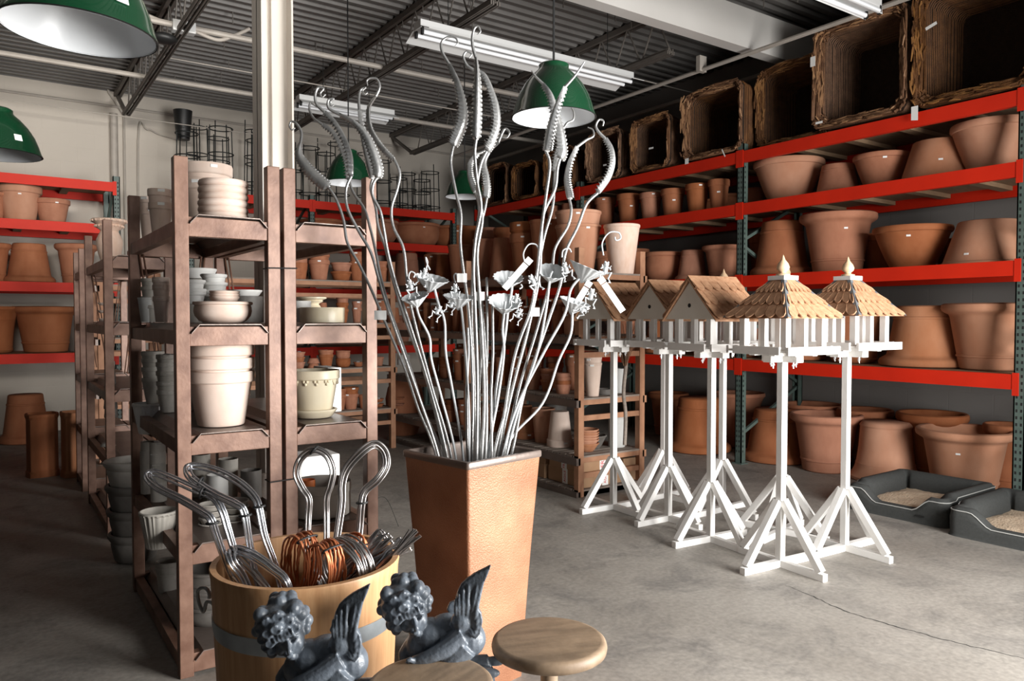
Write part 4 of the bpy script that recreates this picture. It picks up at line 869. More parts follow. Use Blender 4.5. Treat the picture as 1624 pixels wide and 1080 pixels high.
def hip_feeder(label, x, y, rz=0, zt=1.325):
    t = thing('bird_feeder', label, 'bird feeder', (x, y, 0), rz, 'white post bird feeders'); feeder_stand(t, zt-.085); tray_parts(t, zt)
    ze = zt+.175; b = .155
    for sx in (-1, 1):
        for sy in (-1, 1): M().box(sx*b-.02, sx*b+.02, sy*b-.02, sy*b+.02, zt-.008, ze+.03).obj('pillar', 'paint', t, bevel=.0015)
    for i, (xx, yy) in enumerate(((0, -b), (-b, 0), (0, b), (b, 0))): M().box(xx-.017, xx+.017, yy-.017, yy+.017, zt-.008, ze+.03).obj('pillar', 'paint', t, bevel=.0015)
    R_, rt_ = .238, .045; za = ze+.225
    C = [(-R_, -R_), (R_, -R_), (R_, R_), (-R_, R_)]; Tt = [(-rt_, -rt_), (rt_, -rt_), (rt_, rt_), (-rt_, rt_)]
    m = M()
    v = [(p[0], p[1], ze) for p in C]+[(p[0], p[1], za) for p in Tt]
    m.add(v, [(0, 1, 5, 4), (1, 2, 6, 5), (2, 3, 7, 6), (3, 0, 4, 7), (3, 2, 1, 0), (4, 5, 6, 7)]); m.obj('roof_deck', 'shingle', t)
    for i in range(4):
        a, c = C[i], C[(i+1) % 4]; e, f = Tt[i], Tt[(i+1) % 4]
        m = M(); roof_face(m, (*a, ze), (*c, ze), (*f, za), (*e, za), 6); m.obj('shingles', 'shingle', t)
        m = M(); p = Vector((*a, ze)); q = Vector((*e, za)); o = Vector((a[0], a[1], 0)).normalized()*.006+Vector((0, 0, .013))
        side = Vector((-a[1], a[0], 0)).normalized(); dn = Vector((a[0], a[1], 0)).normalized()
        w1 = side*.017; drop = Vector((0, 0, -.012))
        m.add([p+o, p+o+w1+drop, q+o+w1+drop, q+o, p+o-w1+drop, q+o-w1+drop, p+o-Vector((0, 0, .003)), q+o-Vector((0, 0, .003))], [(0, 1, 2, 3), (0, 3, 5, 4), (6, 7, 2, 1), (6, 4, 5, 7)]); m.obj('hip_flashing', 'flash', t)
    M().box(-.062, .062, -.062, .062, za+.004, za+.030).obj('ridge_cap', 'paint', t, bevel=.0015)
    M().lathe([(0, .03), (.040, .03), (.042, .04), (.020, .046), (.018, .052), (.034, .066), (.038, .082), (.030, .104), (.013, .126), (.005, .148), (.0, .16)], 24).obj('finial', 'finial', t, 60, (0, 0, za))
    return t
def gable_feeder(label, x, y, rz=0, zt=1.325, house=True):
    t = thing('bird_feeder', label, 'bird feeder', (x, y, 0), rz, 'white post bird feeders'); feeder_stand(t, zt-.085); tray_parts(t, zt)
    ze = zt+.17; b = .15; hw = .235; hl = .20; za = ze+.255
    for sx in (-1, 1):
        for sy in (-1, 1): M().box(sx*(hl-.045)-.02, sx*(hl-.045)+.02, sy*b-.02, sy*b+.02, zt-.008, ze+.02).obj('pillar', 'paint', t, bevel=.0015)
    for sg in (-1, 1):
        M().box(sg*(hl-.045)-.016, sg*(hl-.045)+.016, -.018, .018, zt-.008, ze+.02).obj('pillar', 'paint', t, bevel=.0015)
        m = M(); m.plate([(sg*hl, -hw, ze), (sg*hl, hw, ze), (sg*hl, 0, za-.012)], (-sg*.014, 0, 0)); g = m.obj('gable_panel', 'primer', t)
        M().tube([(sg*(hl+.0015), .0, ze+.09), (sg*(hl-.006), .0, ze+.09)], .014, 20).obj('entry_hole', 'hole', g)
    M().box(-hl+.015, hl-.015, -hw+.03, hw-.03, ze, ze+.012).obj('loft_floor', 'primer', t)
    e = .035
    for sg in (-1, 1):
        lo = (hw+.02); zl = ze-.015
        x0, x1 = -hl-e+.02, hl+e-.02
        m = M(); m.add([(x0, sg*lo, zl), (x1, sg*lo, zl), (x1, 0, za), (x0, 0, za), (x0, sg*lo, zl+.012), (x1, sg*lo, zl+.012), (x1, 0, za+.014), (x0, 0, za+.014)], [(0, 1, 2, 3), (7, 6, 5, 4), (0, 4, 5, 1), (1, 5, 6, 2), (2, 6, 7, 3), (3, 7, 4, 0)]); m.obj('roof_board', 'shingle', t)
        m = M()
        A, B_, C_, D_ = (x0, sg*lo, zl+.012), (x1, sg*lo, zl+.012), (x1, 0, za+.014), (x0, 0, za+.014)
        if sg > 0: A, B_, C_, D_ = B_, A, D_, C_
        roof_face(m, A, B_, C_, D_, 6); m.obj('shingles', 'shingle', t)
        m = M(); m.bar((x0, sg*.045, za-.028), (x1, sg*.045, za-.028), .12, .008, (0, sg*.48, 1)) if False else m.plate([(x0, 0, za+.026), (x1, 0, za+.026), (x1, sg*.075, za-.052), (x0, sg*.075, za-.052)], (0, 0, .006)); m.obj('ridge_board', 'shingle', t)
    return t
hip_feeder('white post bird feeder with hipped shingle roof, nearest the camera', 3.915, 2.815, -.08)
hip_feeder('white post bird feeder with hipped shingle roof, the one nearest the dog beds', 4.53, 2.775, -.05, 1.34)
hip_feeder('hipped roof bird feeder hidden right behind the nearest one, its feet showing past it', 4.52, 3.235, .2, 1.335)
hip_feeder('hipped roof bird feeder behind the nearest gabled house, only its finial rising above', 4.66, 3.88, .03)
gable_feeder('white post bird feeder with gabled house top, nearest of the gabled ones', 3.97, 3.40, -.10)
gable_feeder('white post bird feeder with gabled house top, middle of the gabled ones', 4.12, 3.93, -.02)
gable_feeder('white post bird feeder with gabled house top, by the wooden rack end', 4.02, 4.42, -.05)
gable_feeder('gabled bird feeder standing behind the middle gabled one, mostly hidden', 4.62, 4.46, .05)
# ================================================================== DOG BEDS
def dog_bed(label, x0, x1, y0, y1, rz=0):
    cx_, cy_ = (x0+x1)/2, (y0+y1)/2; W_, L_ = x1-x0, y1-y0
    t = thing('dog_bed', label, 'dog bed', (cx_, cy_, 0), rz, 'grey bolster dog beds')
    def rr(w_, l_, rad, n=10):
        P = []
        for (sx, sy, a0) in ((1, 1, 0), (-1, 1, 90), (-1, -1, 180), (1, -1, 270)):
            for k in range(n):
                a = math.radians(a0+90*k/(n-1)); P.append(Vector((sx*(w_/2-rad)+rad*math.cos(a), sy*(l_/2-rad)+rad*math.sin(a))))
        out = []
        for i, p in enumerate(P):
            q = P[(i+1) % len(P)]; k = max(1, int((q-p).length/.03))
            for j in range(k): out.append(p.lerp(q, j/k))
        return out
    base = rr(W_, L_, .07)
    def hgt(p):
        # low entrance on the aisle (-x) side
        if p.x > -W_*.30: return .225
        u = abs(p.y)/(L_/2); e = min(max((u-.34)/.34, 0), 1); e = e*e*(3-2*e); return .095+.105*e
    sec = [(-.004, .0), (.0, .02), (.006, .09), (.004, .6), (.012, .85), (.035, .985), (.065, 1.0), (.10, .95), (.13, .80), (.14, .5), (.14, .2)]
    vs = []; fs = []; n = len(base); K = len(sec)
    for p in base:
        h_ = hgt(p); c = Vector((max(-W_/2+.16, min(W_/2-.16, p.x)), max(-L_/2+.16, min(L_/2-.16, p.y)))); d = (c-p)
        if d.length > 0: d.normalize()
        for (o, z) in sec: q = p+d*o; vs.append((q.x, q.y, z*h_))
    for i in range(n):
        for k in range(K-1): fs.append((i*K+k, ((i+1) % n)*K+k, ((i+1) % n)*K+k+1, i*K+k+1))
    m = M().add(vs, fs); m.obj('bolster', 'bed', t, 60)
    M().box(-W_/2+.03, W_/2-.03, -L_/2+.03, L_/2-.03, .002, .07).obj('base_pad', 'bed', t, bevel=.02)
    M().tube([(vs[i*K+4][0], vs[i*K+4][1], vs[i*K+4][2]+.008) for i in range(n)], .004, 5, True).obj('piping', 'piping', t, 60)
    m = M(); g = 18; vs = []; fs = []
    for i in range(g+1):
        for j in range(g+1):
            u, v = i/g*2-1, j/g*2-1
            vs.append((u*(W_/2-.095), v*(L_/2-.11), .078+.03*(1-u**4)*(1-v**4)+random.uniform(-.003, .003)+.006*math.sin(u*5+v*3)))
    for i in range(g):
        for j in range(g): fs.append((i*(g+1)+j, (i+1)*(g+1)+j, (i+1)*(g+1)+j+1, i*(g+1)+j+1))
    m.add(vs, fs).obj('cushion', 'fleece', t, 80)
    m = M().plate([(-W_/2-.004, -L_*.30, .05), (-W_/2-.004, -L_*.22, .05), (-W_/2-.004, -L_*.22, .065), (-W_/2-.004, -L_*.30, .065)], (-.001, 0, 0)); m.obj('care_label', 'cap', t)
    return t
dog_bed('charcoal bolster dog bed with cream cushion, the farther of two', 5.56, 6.42, 2.64, 3.42, .02)
dog_bed('charcoal bolster dog bed with cream cushion, the nearer of two', 5.46, 6.34, 1.72, 2.60, .03)
# ================================================================== COPPER PLANTER AND STAKES
PCX, PCY, PA_ = 1.645, 2.676, math.radians(10)
t = thing('copper_planter', 'tall tapered square copper planter holding the metal garden stakes', 'planter', (PCX, PCY, 0), PA_)
def sq(a, z, r_=.012, n=4):
    P = []
    for (sx, sy, a0) in ((1, 1, 0), (-1, 1, 90), (-1, -1, 180), (1, -1, 270)):
        for k in range(n):
            b = math.radians(a0+90*k/(n-1)); P.append((sx*(a-r_)+r_*math.cos(b), sy*(a-r_)+r_*math.sin(b), z))
    return P
prof = [(.148, 0), (.150, .02), (.1575, .20), (.168, .40), (.180, .60), (.192, .78), (.202, .93), (.2045, .945), (.203, .95), (.196, .95), (.194, .94), (.188, .75), (.160, .3), (.150, .25)]
vs = []; fs = []
for a, z in prof: vs += sq(a, z)
n_ = 16
for i in range(len(prof)-1):
    for j in range(n_): fs.append((i*n_+j, i*n_+(j+1) % n_, (i+1)*n_+(j+1) % n_, (i+1)*n_+j))
fs.append(tuple(range(n_-1, -1, -1))); fs.append(tuple(range((len(prof)-1)*n_, len(prof)*n_)))
M().add(vs, fs).obj('planter_body', 'copper', t, 35)
vs = []; fs = []
pr3 = [(.192, .952), (.184, .70), (.155, .28)]
for a, z in pr3: vs += sq(a, z)
for i in range(2):
    for j in range(n_): fs.append((i*n_+j, (i+1)*n_+j, (i+1)*n_+(j+1) % n_, i*n_+(j+1) % n_))
fs.append(tuple(range(2*n_, 3*n_)))
M().add(vs, fs).obj('liner', 'tray', t, 35)
vs = []; fs = []
pr2 = [(.2055, .925), (.2075, .93), (.2075, .948), (.204, .953), (.190, .953), (.187, .948)]
for a, z in pr2: vs += sq(a, z)
for i in range(len(pr2)-1):
    for j in range(n_): fs.append((i*n_+j, i*n_+(j+1) % n_, (i+1)*n_+(j+1) % n_, (i+1)*n_+j))
M().add(vs, fs).obj('rim', 'tray', t, 35)
RIMZ = .95
def to3d(path, dt, bend=.5):
    """path from tip to planter mouth in picture coordinates; dt = extra distance of the tip"""
    bx, by = path[-1]; q = on(bx, by, 2, RIMZ-.01); 
    # keep the foot inside the planter mouth
    l = q-Vector((PCX, PCY, q.z)); ca, sa = math.cos(PA_), math.sin(PA_); u = l.x*ca+l.y*sa; v = -l.x*sa+l.y*ca; u = max(-.165, min(.165, u)); v = max(-.165, min(.165, v))
    q = Vector((PCX+u*ca-v*sa, PCY+u*sa+v*ca, q.z)); d0 = depth(q); N_ = len(path); out = []
    ytop = min(p[1] for p in path)
    for (x, y) in path[:-1]:
        f = (by-y)/(by-ytop); out.append(D(x, y, d0+dt*f**1.3))
    out.append(q); low = q+(Vector((PCX, PCY, .3))-q)*.55
    out.append(low); return out
FROG = None
def frog_mesh():
    m = M()
    m.ell((0, 0, .0), (.016, .014, .028)); m.ell((0, -.006, .034), (.017, .015, .015)); m.ell((-.009, -.012, .046), .0065); m.ell((.009, -.012, .046), .0065)
    for s in (-1, 1):
        m.tube([(s*.012, 0, .018), (s*.030, -.008, .004), (s*.022, -.026, .020), (s*.028, -.034, .026)], [.006, .005, .004, .004], 6)
        m.tube([(s*.010, 0, -.02), (s*.036, -.012, -.012), (s*.024, -.004, -.050), (s*.034, -.014, -.066)], [.009, .008, .0055, .005], 6)
        for k in (-1, 0, 1): m.tube([(s*.034, -.014, -.064), (s*.034+k*.008, -.022, -.076)], .003, 5)
    return m
def small_tag(t, p, w_=.026, h_=.020, mt='label', ang=0):
    m = M(); a = rt*math.cos(ang)+up*math.sin(ang); b = up*math.cos(ang)-rt*math.sin(ang); c = Vector(p)-fw*.012
    m.plate([c-a*w_-b*h_, c+a*w_-b*h_, c+a*w_+b*h_, c-a*w_+b*h_], -fw*.0012); m.obj('paper_tag', mt, t)
def tentacle(label, tip, blade, rod, dt, wmax=.030, face=.25, side=1, tags=()):
    """tip: curl points; blade: leaf centre line; rod: stem to the planter mouth"""
    path = tip+blade+rod; P = to3d(path, dt); nt, nb = len(tip), len(blade)
    base = Vector((PCX, PCY, .95)); t = thing('tentacle_stake', label, 'garden stake', tuple(base), 0, 'metal tentacle stakes in the copper planter')
    P = [p-base for p in P]
    rod3 = spline(P[nt+nb-1:], 8); M().tube(rod3, .0065, 8).obj('stem', 'galv', t, 60)
    tip3 = spline(P[:nt+1], 9); k = len(tip3); M().tube(tip3, [.0028+.0045*(i/k) for i in range(k)], 8).obj('curled_tip', 'galv', t, 60)
    B3 = spline(P[nt:nt+nb], 20); k = len(B3); vs = []; fs = []
    for i, p in enumerate(B3):
        f = i/(k-1); d = (B3[min(i+1, k-1)]-B3[max(i-1, 0)]).normalized()
        lat = d.cross(fw).normalized(); lat = (lat*math.cos(face*2)+fw*math.sin(face*2)*side).normalized(); nr = lat.cross(d).normalized()
        w_ = wmax*(.15+.85*math.sin(PI*min(f*.62+.04, 1))**1.1)*(1 if f < .93 else max(.25, (1-f)/.07))
        ser = .72+.34*abs(math.sin(i*PI/4)); wob = .007*math.sin(i*PI/2)*min(1, w_/.012)
        vs += [p-lat*w_*ser+nr*(.010+wob), p-lat*w_*.72+nr*.004, p-lat*w_*.30-nr*.006, p-nr*.009, p+lat*w_*.30-nr*.006, p+lat*w_*.72+nr*.004, p+lat*w_*ser+nr*(.010-wob)]
        if i:
            for j in range(6): a = (i-1)*7+j; fs.append((a, a+1, a+8, a+7))
    o = M().add(vs, fs).obj('tentacle_blade', 'galv', t, 75); s_ = o.modifiers.new('thickness', 'SOLIDIFY'); s_.thickness = .0022
    m = M()     # sucker studs along one edge
    for i in range(2, k-2, 4): m.ell((Vector(vs[i*7+5])+Vector(vs[i*7+6]))/2, .0055*(.4+.6*i/k), 6, 4)
    m.obj('sucker_row', 'galv', t, 60)
    for (x, y) in tags: small_tag(t, D(x, y, depth(base)+.1)-base)
    return t
TW = 'grey tentacle stake'
tentacle(TW+' curling lowest, next to the white column', [(468, 203), (463, 206), (459, 200), (462, 193), (470, 196), (478, 210)], [(477, 226), (474, 245), (485, 264), (502, 282), (521, 297)], [(534, 318), (545, 350), (551, 385), (570, 420), (590, 462), (606, 500), (640, 580), (664, 650), (690, 716)], .22, .030, .15, 1, [(604, 500)])
tentacle(TW+' with tight hooked tip over the far tube light', [(516, 150), (511, 154), (508, 148), (513, 141), (505, 139), (500, 150), (502, 165)], [(515, 178), (532, 196), (547, 222), (556, 250), (557, 280)], [(549, 300), (551, 330), (568, 365), (588, 400), (600, 440), (612, 480), (640, 560), (668, 640), (694, 718)], .12, .018, .55)
tentacle(TW+' with wide shallow hook behind the tight hooked one', [(503, 170), (497, 166), (492, 163), (491, 175), (498, 188)], [(512, 198), (530, 212), (545, 240), (552, 262), (553, 284)], [(560, 305), (578, 332), (588, 365), (596, 400), (604, 440), (618, 490), (645, 565), (672, 650), (699, 716)], .34, .018, .6)
tentacle(TW+' arching over, with a coiled end above its long bow', [(530, 166), (526, 168), (524, 162), (529, 157), (521, 159), (522, 172)], [(540, 182), (562, 194), (580, 214), (592, 240), (600, 268), (598, 282)], [(592, 292), (591, 310), (603, 335), (609, 365), (615, 400), (628, 450), (645, 500), (680, 610), (708, 718)], .02, .024, .2)
tentacle(TW+' standing straight with a small coil, beside the big S curve', [(583, 147), (578, 150), (575, 144), (580, 139), (572, 143), (569, 157)], [(570, 175), (573, 205), (579, 235), (585, 262), (591, 284)], [(588, 300), (596, 330), (600, 360), (612, 395), (622, 440), (640, 500), (676, 600), (704, 716)], .28, .026, .3, -1)
tentacle(TW+' with big S curve, its thin blade sweeping toward the far pendant', [(583, 136), (582, 128), (588, 124), (598, 126), (602, 138)], [(596, 153), (585, 172), (587, 200), (598, 222), (612, 240), (626, 254)], [(634, 275), (630, 300), (621, 330), (624, 360), (640, 395), (646, 450), (655, 500), (684, 610), (714, 717)], .10, .013, .2)
tentacle(TW+' with broad blade, bent like a question mark below the tube light', [(722, 73), (726, 68), (722, 60), (710, 59), (700, 68), (702, 84)], [(713, 103), (726, 130), (734, 160), (735, 190), (726, 216), (719, 232)], [(715, 260), (723, 305), (731, 340), (730, 385), (735, 430), (742, 480), (748, 560), (750, 640), (748, 722)], .16, .030, .35, 1)
tentacle(TW+', tallest of all, straight as a pole', [(757, 55), (762, 50), (758, 42), (752, 46), (749, 60), (750, 75)], [(755, 92), (757, 120), (757, 155), (756, 190), (755, 222)], [(753, 245), (757, 290), (763, 330), (754, 380), (751, 430), (754, 500), (757, 600), (756, 723)], -.02, .022, .1)
tentacle(TW+' with a wide bow rising from the tallest one', [(744, 92), (748, 86), (740, 82), (735, 90), (740, 103)], [(752, 112), (768, 120), (780, 145), (788, 172), (789, 200), (780, 228), (772, 240)], [(762, 262), (757, 300), (765, 345), (757, 400), (760, 460), (766, 560), (768, 640), (764, 722)], .05, .026, .45)
tentacle(TW+', short one with loop beside the tallest stakes', [(796, 218), (804, 218), (808, 210), (800, 205)], [(790, 226), (776, 240), (768, 258), (772, 280), (774, 300), (772, 314)], [(768, 335), (758, 375), (756, 420), (764, 480), (770, 560), (772, 640), (770, 720)], .20, .022, .4)
tentacle(TW+', short one facing away amid the centre cluster', [(768, 222), (772, 228), (770, 238)], [(758, 244), (746, 258), (744, 275), (748, 292), (754, 306)], [(760, 330), (755, 380), (750, 430), (748, 500), (752, 600), (754, 716)], .30, .018, .5, -1)
tentacle(TW+' leaning from the green lamp with broad dark blade', [(843, 112), (850, 122)], [(862, 134), (874, 152), (882, 180), (890, 212), (893, 240), (888, 252)], [(884, 268), (880, 300), (862, 340), (858, 390), (855, 440), (838, 520), (812, 620), (792, 718)], .02, .030, .3)
tentacle(TW+' crossing it with a straight spike tip over the green lamp', [(927, 98), (912, 120)], [(896, 138), (884, 165), (874, 195), (868, 225), (866, 240)], [(872, 262), (866, 310), (858, 370), (852, 430), (842, 490), (815, 570), (790, 718)], -.06, .026, .35, -1)
tentacle(TW+', small one with a crooked tip in front of the lamp lining', [(906, 171), (910, 178), (909, 190), (900, 195)], [(893, 205), (889, 228), (884, 250), (880, 272)], [(879, 290), (876, 330), (862, 380), (850, 450), (836, 530), (805, 640), (784, 719)], .24, .018, .45)
tentacle(TW+' facing the baskets with hooked tip and ragged leaf', [(932, 202), (940, 206), (941, 216), (930, 222)], [(915, 233), (903, 258), (898, 282), (900, 302), (903, 316)], [(906, 335), (900, 360), (880, 395), (874, 440), (852, 520), (822, 620), (800, 719)], .30, .020, .45, -1)
tentacle(TW+' bowed outermost before the wicker baskets', [(956, 200), (957, 192), (950, 190), (945, 200), (950, 210)], [(960, 220), (970, 238), (972, 260), (964, 284), (948, 306)], [(930, 324), (916, 360), (897, 400), (889, 450), (866, 520), (832, 620), (812, 717)], .06, .022, .5)
def lily(label, cup, rcup, tilt, stem, frog, curl, dt, tags=(), bar=None):
    P = to3d([cup]+stem, dt); base = Vector((PCX, PCY, .95))
    t = thing('lily_stake', label, 'garden stake', tuple(base), 0, 'metal frog and lily pad stakes in the copper planter')
    c = P[0]; P = [p-base for p in P]
    M().tube(spline(P, 8), .0055, 8).obj('stem', 'pewter', t, 60)
    r = rcup*depth(c)/F; m = M(); N_ = 96; fl = lambda rr, z, a: rr*(1+.045*math.sin(a*16)*(rr/r))
    m.lathe([(0, -.92*r), (.10*r, -.84*r), (.5*r, -.47*r), (.85*r, -.12*r), (1.0*r, .0), (.985*r, .02*r), (.84*r, -.08*r), (.5*r, -.42*r), (0, -.82*r)], N_, fl=fl)
    o = m.obj('lily_pad', 'pewter', t, 60, tuple(c-base)); o.rotation_euler = Euler((0, 0, -YAW)); o.rotation_euler = (Matrix.Rotation(-YAW, 3, 'Z') @ Matrix.Rotation(tilt[1], 3, 'Y') @ Matrix.Rotation(tilt[0], 3, 'X')).to_euler()
    for (fx, fy, rot, sc) in frog:
        q = D(fx, fy, depth(c)-.03)-base
        global FROG
        if FROG is None:
            FROG = frog_mesh().obj('frog', 'pewter', t, 80, tuple(q)); fo = FROG
            md = FROG.modifiers.new('remesh', 'REMESH'); md.mode = 'VOXEL'; md.voxel_size = .0022; md.use_smooth_shade = True
        else:
            fo = FROG.copy(); COL.objects.link(fo); fo.parent = t; fo.location = q
        fo.rotation_euler = (0, rot, -YAW); fo.scale = (sc*.66, sc*.66, sc*.66)
    if curl:
        pts = [D(x, y, depth(c)-.03)-base for x, y in curl]; M().tube(spline(pts, 7), .0032, 8).obj('tendril', 'pewter', t, 60)
    for (x, y) in tags: small_tag(t, D(x, y, depth(c)-.03)-base, .020, .018)
    if bar:
        (xa, ya), (xb, yb) = bar; A = D(xa, ya, depth(c)-.07)-base; B_ = D(xb, yb, depth(c)-.07)-base
        M().bar(A, B_, .026, .002, -fw).obj('price_tag', 'label', t)
        M().bar(A+(A-B_).normalized()*.004, A+(A-B_).normalized()*.03, .028, .003, -fw).obj('price_tag', 'label', t)
    return t
LW = 'grey lily pad stake'
lily(LW+', the one on top of the centre-left trio', (685, 441), 27, (.25, .22), [(695, 480), (705, 510), (707, 560), (716, 610), (734, 719)], [(672, 437, .3, .9)], [(675, 428), (678, 416), (675, 408), (677, 418), (682, 428)], .0)
lily(LW+' with a full curled tendril, lowest of the centre-left trio', (658, 470), 22, (.35, -.2), [(664, 500), (681, 535), (684, 570), (700, 630), (722, 719)], [(652, 455, -.3, .9), (694, 494, .5, .8)], [(652, 452), (648, 440), (651, 431), (658, 434), (656, 440)], -.02)
lily(LW+' nearest the centre poles, frog hanging beneath', (728, 470), 25, (.2, .1), [(733, 500), (738, 560), (743, 640), (745, 720)], [(722, 460, 0, .8), (716, 483, .4, .8)], [(722, 448), (720, 438), (723, 434), (725, 442)], .03, [(733, 441), (761, 470)])
lily(LW+' with long paper price tag across its pad', (806, 440), 24, (.5, .1), [(812, 455), (806, 490), (800, 540), (786, 620), (777, 719)], [(846, 447, -.5, .95)], [(832, 415), (830, 402), (838, 388), (850, 388), (856, 400)], .02, [], ((834, 419), (800, 458)))
lily(LW+' below the tagged one, frog dangling from it', (801, 478), 27, (.5, .12), [(799, 500), (797, 525), (799, 560), (790, 630), (774, 719)], [(818, 476, .2, .8), (822, 499, .5, .8)], [(824, 458), (828, 455), (826, 451)], -.03)
lily(LW+' with frog clinging to the rim behind the crossing stems', (876, 430), 25, (.55, .15), [(872, 442), (866, 490), (852, 560), (825, 640), (804, 719)], [(898, 428, -.3, .95)], [(891, 408), (893, 397), (902, 394), (906, 400)], .05, [(848, 495)])
lily(LW+' held out highest on the basket side, pad tipped steeply', (932, 424), 30, (.1, .40), [(920, 440), (905, 460), (895, 500), (862, 560), (822, 640), (798, 719)], [(960, 428, .15, 1.05)], [(957, 405), (955, 385), (966, 369), (981, 369), (984, 378), (977, 381), (975, 376)], .05, [], ((958, 450), (988, 494)))
lily(LW+' in front of the gabled feeder, pad low and tipped', (912, 478), 25, (.2, .30), [(908, 492), (905, 530), (886, 572), (860, 640), (836, 706)], [(937, 470, .2, 1.0), (925, 492, 1.1, .8)], [(933, 452), (936, 438), (947, 433), (953, 440), (949, 443)], .0, [], ((930, 456), (917, 477)))
# a few plain rods standing in the same planter
for i, (px, pt) in enumerate(((762, 520), (772, 440), (781, 470), (742, 520))):
    P = to3d([(px, pt), (px+1, 560), (px-2, 620), (px-1, 718+i)], .06)
    tag(M().tube(P, .006, 8).obj('garden_stake', 'galv', None, 60), f'plain straight metal rod in the planter centre, {ORD[i]} of four among the stems', 'garden stake', 'plain rods in the copper planter')
# ================================================================== WOODEN BUCKET WITH WIRE HOOPS
BD = 2.30
bc = D(487, 884, BD); BX, BY, BZ = bc.x, bc.y, bc.z; BR = 145/F*BD
t = thing('wooden_bucket', 'round wooden bucket with a grey metal band, filled with wire bundles', 'bucket', (BX, BY, 0))
k = BR
M().lathe([(0, .04), (.80*k, .04), (.80*k, 0), (.86*k, 0), (.865*k, .05), (.93*k, BZ*.5), (.985*k, BZ-.03), (1.0*k, BZ-.005), (.992*k, BZ), (.93*k, BZ+.0), (.925*k, BZ-.01), (.90*k, BZ*.6), (.80*k, .08), (0, .08)], 72).obj('staves', 'bucket', t, 40)
zb = BZ-.165; M().lathe([(.945*k+.004, zb-.025), (.955*k+.0055, zb+.0), (.965*k+.004, zb+.025), (.965*k-.002, zb+.025), (.945*k-.002, zb-.025)], 72).obj('band', 'band', t, 40)
for sg in (-1, 1):
    o = (.955*k+.004)*sg; ax = rt
    L = [(0, -.0), (.012, .005), (.030, .028), (.052, .030), (.062, -.002), (.070, -.004), (.084, .03), (.088, .075), (.062, .088), (.042, .070), (.040, .045)]
    P = [Vector((ax.x*(o+sg*(a*.72)), ax.y*(o+sg*(a*.72)), zb+b*.78+.004)) for a, b in L]
    h = M().tube(spline(P, 6), .0055, 10).obj('handle', 'galv', t, 60)
    M().ell((ax.x*(o+sg*.002), ax.y*(o+sg*.002), zb+.002), .008, 10, 6).obj('rivet', 'galv', h, 60)
BB = Vector((BX, BY, 0))
def bundle(label, path, dts, n, spread, mt, r=.0042, ties=(), closed=False, name='wire_hoop_bundle', cat='wire bundle', bend=8, group='wire bundles in the wooden bucket'):
    """path: list of picture points, dts: depth offsets from the bucket's own depth for each point"""
    t = thing(name, label, cat, (BX, BY, BZ), 0, group)
    base = Vector((BX, BY, BZ)); P = [D(x, y, BD+dz)-base for (x, y), dz in zip(path, dts)]
    sm = spline(P, bend)
    for i in range(n):
        ph = 2*PI*i/n+.4; a = spread*math.cos(ph)*(.75+.25*(i % 2)); b = spread*math.sin(ph)
        Q = []
        for j, p in enumerate(sm):
            d = (sm[min(j+1, len(sm)-1)]-sm[max(j-1, 0)]).normalized(); u = d.cross(fw); u = u.normalized() if u.length > 1e-3 else rt.copy(); v = u.cross(d).normalized()
            f = 1+.5*math.sin(PI*j/len(sm))
            Q.append(p+(u*a+v*b)*f)
        M().tube(Q, r, 7).obj('wire', mt, t, 60)
    for (x, y, dz, ang) in ties:
        c = D(x, y, BD+dz)-base; u = rt*math.cos(ang)+up*math.sin(ang)
        M().tube([c+u*.017*math.cos(q)-fw*.015*math.sin(q) for q in [2*PI*i/14 for i in range(14)]], .0035, 6, True).obj('tie', 'tie', t, 60)
    return t
HN = 'bundle of bent steel plant hoops'
bundle(HN+', nearest the bucket handle beside the brown post', [(392, 960), (364, 905), (344, 850), (335, 824), (322, 812), (290, 793), (252, 774), (235, 757), (243, 749), (270, 758), (310, 776), (338, 788), (352, 808), (362, 840), (374, 880), (398, 950)],
       [0, -.05, -.10, -.12, -.10, 0, .10, .16, .18, .14, .08, .04, .02, .02, .02, .0], 5, .0085, 'steel', .0034, [(337, 829, -.12, .1), (320, 782, .05, 1.3)])
bundle(HN+' leaning over the brown rack tray, second from the handle', [(420, 960), (404, 905), (394, 850), (387, 812), (375, 800), (340, 783), (306, 760), (298, 745), (306, 739), (340, 745), (378, 764), (402, 786), (411, 806), (420, 850), (436, 895), (450, 950)],
       [0, -.02, -.04, -.05, -.04, .05, .12, .18, .20, .18, .14, .10, .08, .08, .08, .05], 5, .0085, 'steel', .0034, [(389, 817, -.05, .1), (411, 803, .07, .1), (318, 765, .1, 1.2)])
bundle(HN+' standing upright with a round top before the strapped posts', [(486, 930), (487, 870), (489, 820), (490, 792), (480, 775), (470, 752), (476, 728), (497, 713), (518, 722), (528, 745), (524, 770), (518, 790), (518, 830), (518, 930)],
       [.05, .10, .12, .12, .12, .12, .12, .12, .12, .12, .12, .12, .12, .05], 5, .008, 'steeld', .0034, [(498, 714, .12, .8)])
bundle(HN+' standing upright with a tilted teardrop top', [(530, 930), (534, 860), (542, 800), (543, 765), (552, 740), (575, 715), (595, 704), (610, 716), (613, 738), (600, 760), (580, 778), (574, 800), (570, 850), (560, 930)],
       [.05, .12, .15, .16, .17, .18, .20, .21, .20, .18, .17, .16, .15, .05], 6, .009, 'steeld', .0034, [(574, 797, .16, .05)])
bundle('bright steel hoop bundle sagging over the near bucket rim', [(400, 950), (384, 915), (368, 893), (366, 880), (376, 872), (400, 880), (430, 900), (452, 920), (462, 950)],
       [-.05, -.08, -.10, -.08, -.03, -.08, -.12, -.16, -.14], 7, .010, 'steel', .0036, [(375, 871, -.04, 0)])
